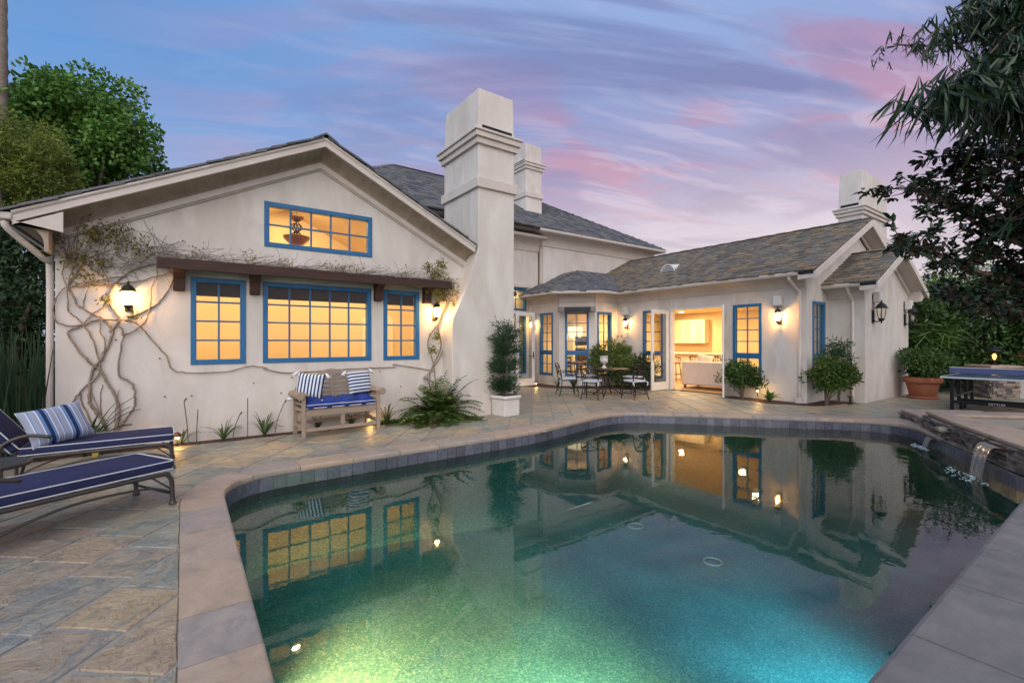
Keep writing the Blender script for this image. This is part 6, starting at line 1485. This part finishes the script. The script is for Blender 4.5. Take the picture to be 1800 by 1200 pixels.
# --- magnolia: limbs reaching in from the right, big glossy leaves in whorls
mg = thing('magnolia_tree', 'magnolia with dark glossy leaves reaching in from the right edge', 'tree', (12.55, -.25, 0)); B = Vector(mg.location)
trunk_top = pdp(2030, 520, 7.0)-B
q = MB(); q.tube(smooth_path([(0, 0, 0), (.05, 0, 1.4), tuple(trunk_top)], 5), [.16 - .006*i for i in range(11)], 9); q.build('trunk', M['bark'], mg, True)
tw = []; q = MB(); rs = random.Random(15)
main = [[(2030, 520), (1880, 520), (1760, 500), (1660, 470), (1590, 440), (1545, 425)], [(2030, 520), (1880, 500), (1760, 430), (1690, 400), (1620, 350), (1560, 330)], [(2030, 520), (2030, 520), (1880, 470), (1800, 400), (1720, 350), (1660, 300), (1640, 275)],
        [(2030, 520), (1890, 450), (1820, 360), (1780, 290), (1740, 250)], [(2030, 520), (1880, 520), (1790, 520), (1710, 530), (1660, 520)], [(1880, 470), (1830, 420), (1770, 400), (1730, 385)], [(2030, 520), (1880, 500), (1820, 490), (1760, 470), (1700, 445)], [(2030, 520), (1900, 430), (1840, 330), (1800, 280), (1790, 240)], [(2030, 520), (1880, 520), (1830, 535), (1780, 545), (1740, 540)]]
for k, ln in enumerate(main):
    P = [pdp(x+38, y, 7.0 + rs.uniform(-.3, .3)*(i > 0) - .10*i)-B for i, (x, y) in enumerate(ln)]; sp = smooth_path(P, 6); q.tube(sp, [.05*(1-.85*i/(len(sp)-1))+.006 for i in range(len(sp))], 6)
    for i, p_ in enumerate(sp):
        if i > 9:
            for r_ in range(4 if k != 0 else 3):
                e = p_ + Vector((rs.gauss(0, .13), rs.gauss(0, .17), rs.gauss(.02, .085))); q.tube([p_, p_.lerp(e, .5)+Vector((0, 0, .03)), e], [.010, .008, .005], 4, False); tw.append((e, (e-p_).normalized()))
q.build('branch', M['bark'], mg, True)
for nm, mt, fr2, sel in (('leaf_whorl', 'lf_mag', 9, 0), ('rusty_leaf', 'lf_magb', 3, 1)):
    P, D = [], []
    for e, d in tw:
        for j in range(fr2):
            P.append(tuple(e + Vector((rs.gauss(0, .03), rs.gauss(0, .03), rs.gauss(0, .03))))); D.append((d.x*.5+rs.gauss(0, .8), d.y*.5+rs.gauss(0, .8), rs.gauss(.0 if sel == 0 else -.4, .55)))
    leaf_object(nm, np.array(P), np.array(D), .145*RN.uniform(.65, 1.2, len(P)), .062, M[mt], mg, .16, (0, 0, 1), .12, True)
# --- weeping strap-leaved tree above the camera's right
wp = thing('weeping_tree', 'weeping tree with long narrow drooping leaves in the top right corner', 'tree', tuple(pdp(2150, 600, 5.2).xy) + (0,)); B = Vector(wp.location)
q = MB(); tt_ = pdp(2050, -150, 5.2)-B; q.tube(smooth_path([(0, 0, 0), (0, .1, 2.5), tuple(tt_)], 6), [.15-.006*i for i in range(13)], 9); q.build('trunk', M['bark'], wp, True)
q = MB(); P, D, LL = [], [], []
twl = [[(2050, -150), (1850, 0), (1750, 60), (1640, 80), (1570, 78)], [(2050, -150), (1860, -60), (1740, 10), (1660, 50)], [(2050, -150), (1870, 20), (1780, 90), (1700, 140), (1640, 160)], [(2050, -150), (1900, 60), (1820, 130), (1740, 160), (1680, 175)], [(2050, -150), (1900, 100), (1830, 180), (1760, 200)], [(2050, -150), (1850, -80), (1780, -20), (1720, 20)], [(2060, -100), (1900, 40), (1800, 40), (1740, 95)], [(2060, -100), (1930, 80), (1850, 90), (1790, 150)], [(2060, -120), (1900, -40), (1830, 20), (1770, 70)], [(2060, -60), (1980, 150), (1910, 300), (1860, 360)]]
for k, ln in enumerate(twl):
    dd = 5.2 + rs.uniform(-.7, .9); pts = smooth_path([pdp(x, y, dd - .05*i)-B for i, (x, y) in enumerate(ln)], 8); q.tube(pts, [.03*(1-.9*i/(len(pts)-1))+.004 for i in range(len(pts))], 6)
    for i, p_ in enumerate(pts):
        if i < 7: continue
        for r_ in range(8 if k else 5):
            o_ = Vector((rs.gauss(0, .11), rs.gauss(0, .16), rs.gauss(.03, .08))); a = rs.uniform(0, 6.28); big = .17 if k in (0, 1, 6) else .42
            for j in range(3): P.append(tuple(p_+o_)); D.append((math.cos(a)*.55+rs.gauss(0, .25), math.sin(a)*.55+rs.gauss(0, .25), -.9+rs.gauss(0, .3))); LL.append(big*rs.uniform(.6, 1.2))
q.build('branch', M['bark'], wp, True); LL = np.array(LL)
leaf_object('leaf', np.array(P), np.array(D), LL, np.where(LL > .22, .036, .018), M['lf_willow'], wp, .2, None, .22, True)

# ================================================================== VINES on the gable wall
def vine_pts(zoom, z0=(90, 400), s=3.158, y=8.395): return [pyp(z0[0]+a/s, z0[1]+b/s, y) for a, b in zoom]
vn = thing('wall_vine', 'leafless twisting vine with pale trunks climbing the left of the gable wall', 'vine')
stems = [([(330, 1165), (290, 1080), (240, 1010), (210, 960), (215, 880), (225, 800), (280, 720), (330, 620), (345, 560), (385, 510)], .020), ([(345, 1165), (375, 1060), (370, 980), (350, 920), (310, 860), (280, 800), (220, 750), (160, 690), (90, 580)], .019),
 ([(340, 1165), (400, 1080), (455, 1010), (465, 950), (455, 880), (430, 850), (380, 825), (375, 760), (390, 660), (400, 580), (375, 545)], .016), ([(240, 1165), (215, 1060), (170, 980), (165, 920)], .011), ([(160, 1090), (120, 1020), (130, 950), (190, 880), (250, 830), (270, 780), (240, 650), (200, 570), (150, 510), (90, 460)], .012),
 ([(160, 545), (90, 545), (30, 520), (10, 460), (30, 390), (70, 340), (130, 320), (240, 300), (330, 280), (420, 265)], .011), ([(330, 580), (320, 540), (280, 505), (200, 465), (150, 430), (110, 360), (105, 300), (160, 230), (190, 180)], .015), ([(160, 545), (250, 515), (350, 510), (430, 515), (490, 545), (540, 600), (600, 670), (640, 710), (660, 770), (690, 795), (760, 805), (860, 805), (980, 800), (1100, 768), (1200, 778)], .011),
 ([(400, 600), (480, 560), (530, 510), (550, 430), (560, 330), (590, 260), (580, 220)], .010), ([(420, 500), (500, 470), (580, 430), (640, 360), (680, 280), (690, 245)], .010), ([(110, 325), (250, 320), (380, 310), (500, 295), (600, 265), (690, 245)], .010), ([(340, 350), (300, 260), (270, 200), (250, 130)], .008), ([(385, 510), (350, 460), (320, 400), (350, 320), (400, 270), (470, 230), (560, 205), (620, 200)], .012),
 ([(90, 580), (180, 530), (230, 480), (300, 440), (330, 400)], .010), ([(280, 740), (300, 640), (270, 570), (280, 505)], .010), ([(290, 1100), (270, 960), (285, 870)], .006), ([(215, 900), (260, 1000), (300, 1100)], .006), ([(100, 350), (60, 260), (80, 180), (100, 80)], .008), ([(190, 180), (260, 150), (330, 120)], .007), ([(350, 1140), (360, 1000), (375, 900)], .005), ([(95, 460), (90, 360), (110, 250), (150, 200)], .008), ([(180, 440), (185, 390), (215, 320)], .007)]
q = MB(); rs = random.Random(77)
for k, (z, r) in enumerate(stems):
    P = vine_pts(z, y=8.42-r-.004-.012*(k % 3)); sp = smooth_path(P, 5); n = len(sp); sp = [p_ + Vector((rs.gauss(0, .004), 0, rs.gauss(0, .004))) for p_ in sp]
    q.tube(sp, [r*(1-.35*i/n)*rs.uniform(.88, 1.15) for i in range(n)], 7)
q.build('stem', M['vine'], vn, True)
q = MB()
for k in range(150):
    x, y = rs.uniform(70, 640), rs.gauss(185, 45); l = rs.uniform(60, 220); d = rs.gauss(0, .5) if k % 3 else rs.gauss(1.3, .5); P = [(x, y)]
    for j in range(4): d += rs.gauss(0, .28); P.append((P[-1][0]+l/4*math.cos(d), P[-1][1]-l/4*math.sin(d)))
    q.tube(smooth_path([pyp(90+a/3.158, 400+b/3.158, 8.40 - rs.random()*.10) for a, b in P], 2), rs.uniform(.002, .0045), 4, False)
q.build('twig', M['twig'], vn)['kind'] = 'stuff'
def vine_leaves(parent, spots, n, mat='lf_vine', z0=(90, 400), s=3.158, y=8.36, L=.055):
    P = []
    for (a, b, r) in spots:
        c = pyp(z0[0]+a/s, z0[1]+b/s, y)
        for k in range(int(n*r/40)): P.append((c.x+rs.gauss(0, r/500), c.y-abs(rs.gauss(0, .05)), c.z+rs.gauss(0, r/600)))
    P = np.array(P); leaf_object('leaf', P, RN.normal(size=P.shape)+[0, -.5, -.2], L*RN.uniform(.6, 1.2, len(P)), L*.42, M[mat], parent)
vine_leaves(vn, [(270, 40, 60), (330, 60, 60), (400, 30, 45), (230, 20, 40), (505, 125, 45), (150, 200, 45), (200, 280, 40), (130, 160, 35), (300, 400, 20), (460, 490, 20), (10, 60, 35), (290, 190, 30)], 62, L=.062)
v2 = thing('wall_vine', 'leafy yellow-green vine climbing beside the chimney at the end of the shelf', 'vine'); q = MB()
for z, r in (([(760, 705), (755, 660), (775, 610), (770, 570), (785, 530), (770, 500)], .013), ([(768, 705), (762, 640), (752, 600), (772, 560), (765, 510), (760, 480)], .010), ([(750, 660), (775, 625), (790, 570), (800, 540)], .008), ([(690, 640), (730, 646), (765, 652)], .010), ([(462, 647), (500, 655), (560, 652), (620, 648), (695, 645)], .010)):
    sp = smooth_path([pyp(a, b, 8.405-r) for a, b in z], 6); q.tube(sp, [r*rs.uniform(.85, 1.15) for _ in sp], 6)
q.build('stem', M['vine'], v2, True)
vine_leaves(v2, [(765, 480, 45), (775, 500, 50), (785, 515, 45), (760, 500, 40), (800, 535, 25), (765, 590, 25), (758, 615, 25), (750, 470, 25), (775, 465, 30), (790, 500, 40), (770, 520, 35)], 120, z0=(0, 0), s=1, y=8.22, L=.065)
# dry twigs heaped along the timber shelf
tm = thing('twig_mat', 'tangle of dry grey vine twigs lying along the timber shelf', 'twigs', (0, 0, 2.66)); q = MB()
for k in range(430):
    x = rs.uniform(-.35, 4.2); dens = .10 if x < 2.2 else .06; l = rs.uniform(.15, .55); a = rs.gauss(0, .25) if k % 7 else rs.gauss(1.1, .5); y, z = rs.uniform(8.05, 8.38), abs(rs.gauss(0, dens*.45)); P = [Vector((x, y, z))]
    for j in range(3): a += rs.gauss(0, .3); nx = P[-1] + Vector((math.cos(a)*l/3, rs.gauss(0, .03), math.sin(a)*l/3*.6)); nx.z = max(0.004, nx.z); nx.y = min(8.40, nx.y); P.append(nx)
    q.tube(P, rs.uniform(.0016, .0038), 4, False)
q.build('twig', M['twig'], tm)['kind'] = 'stuff'
n = 420; cx = RN.choice([.15, .85, 1.35, 2.0, 2.25, 2.5, 3.4, 4.0], n); P = np.stack([cx + RN.normal(size=n)*.07, RN.uniform(8.1, 8.35, n), .06+np.abs(RN.normal(size=n))*.09], 1); leaf_object('leaf', P, RN.normal(size=(n, 3)), .045, .02, M['lf_vine'], tm)
print('shingle objects', SHINGLES, 'objects', len(bpy.data.objects))
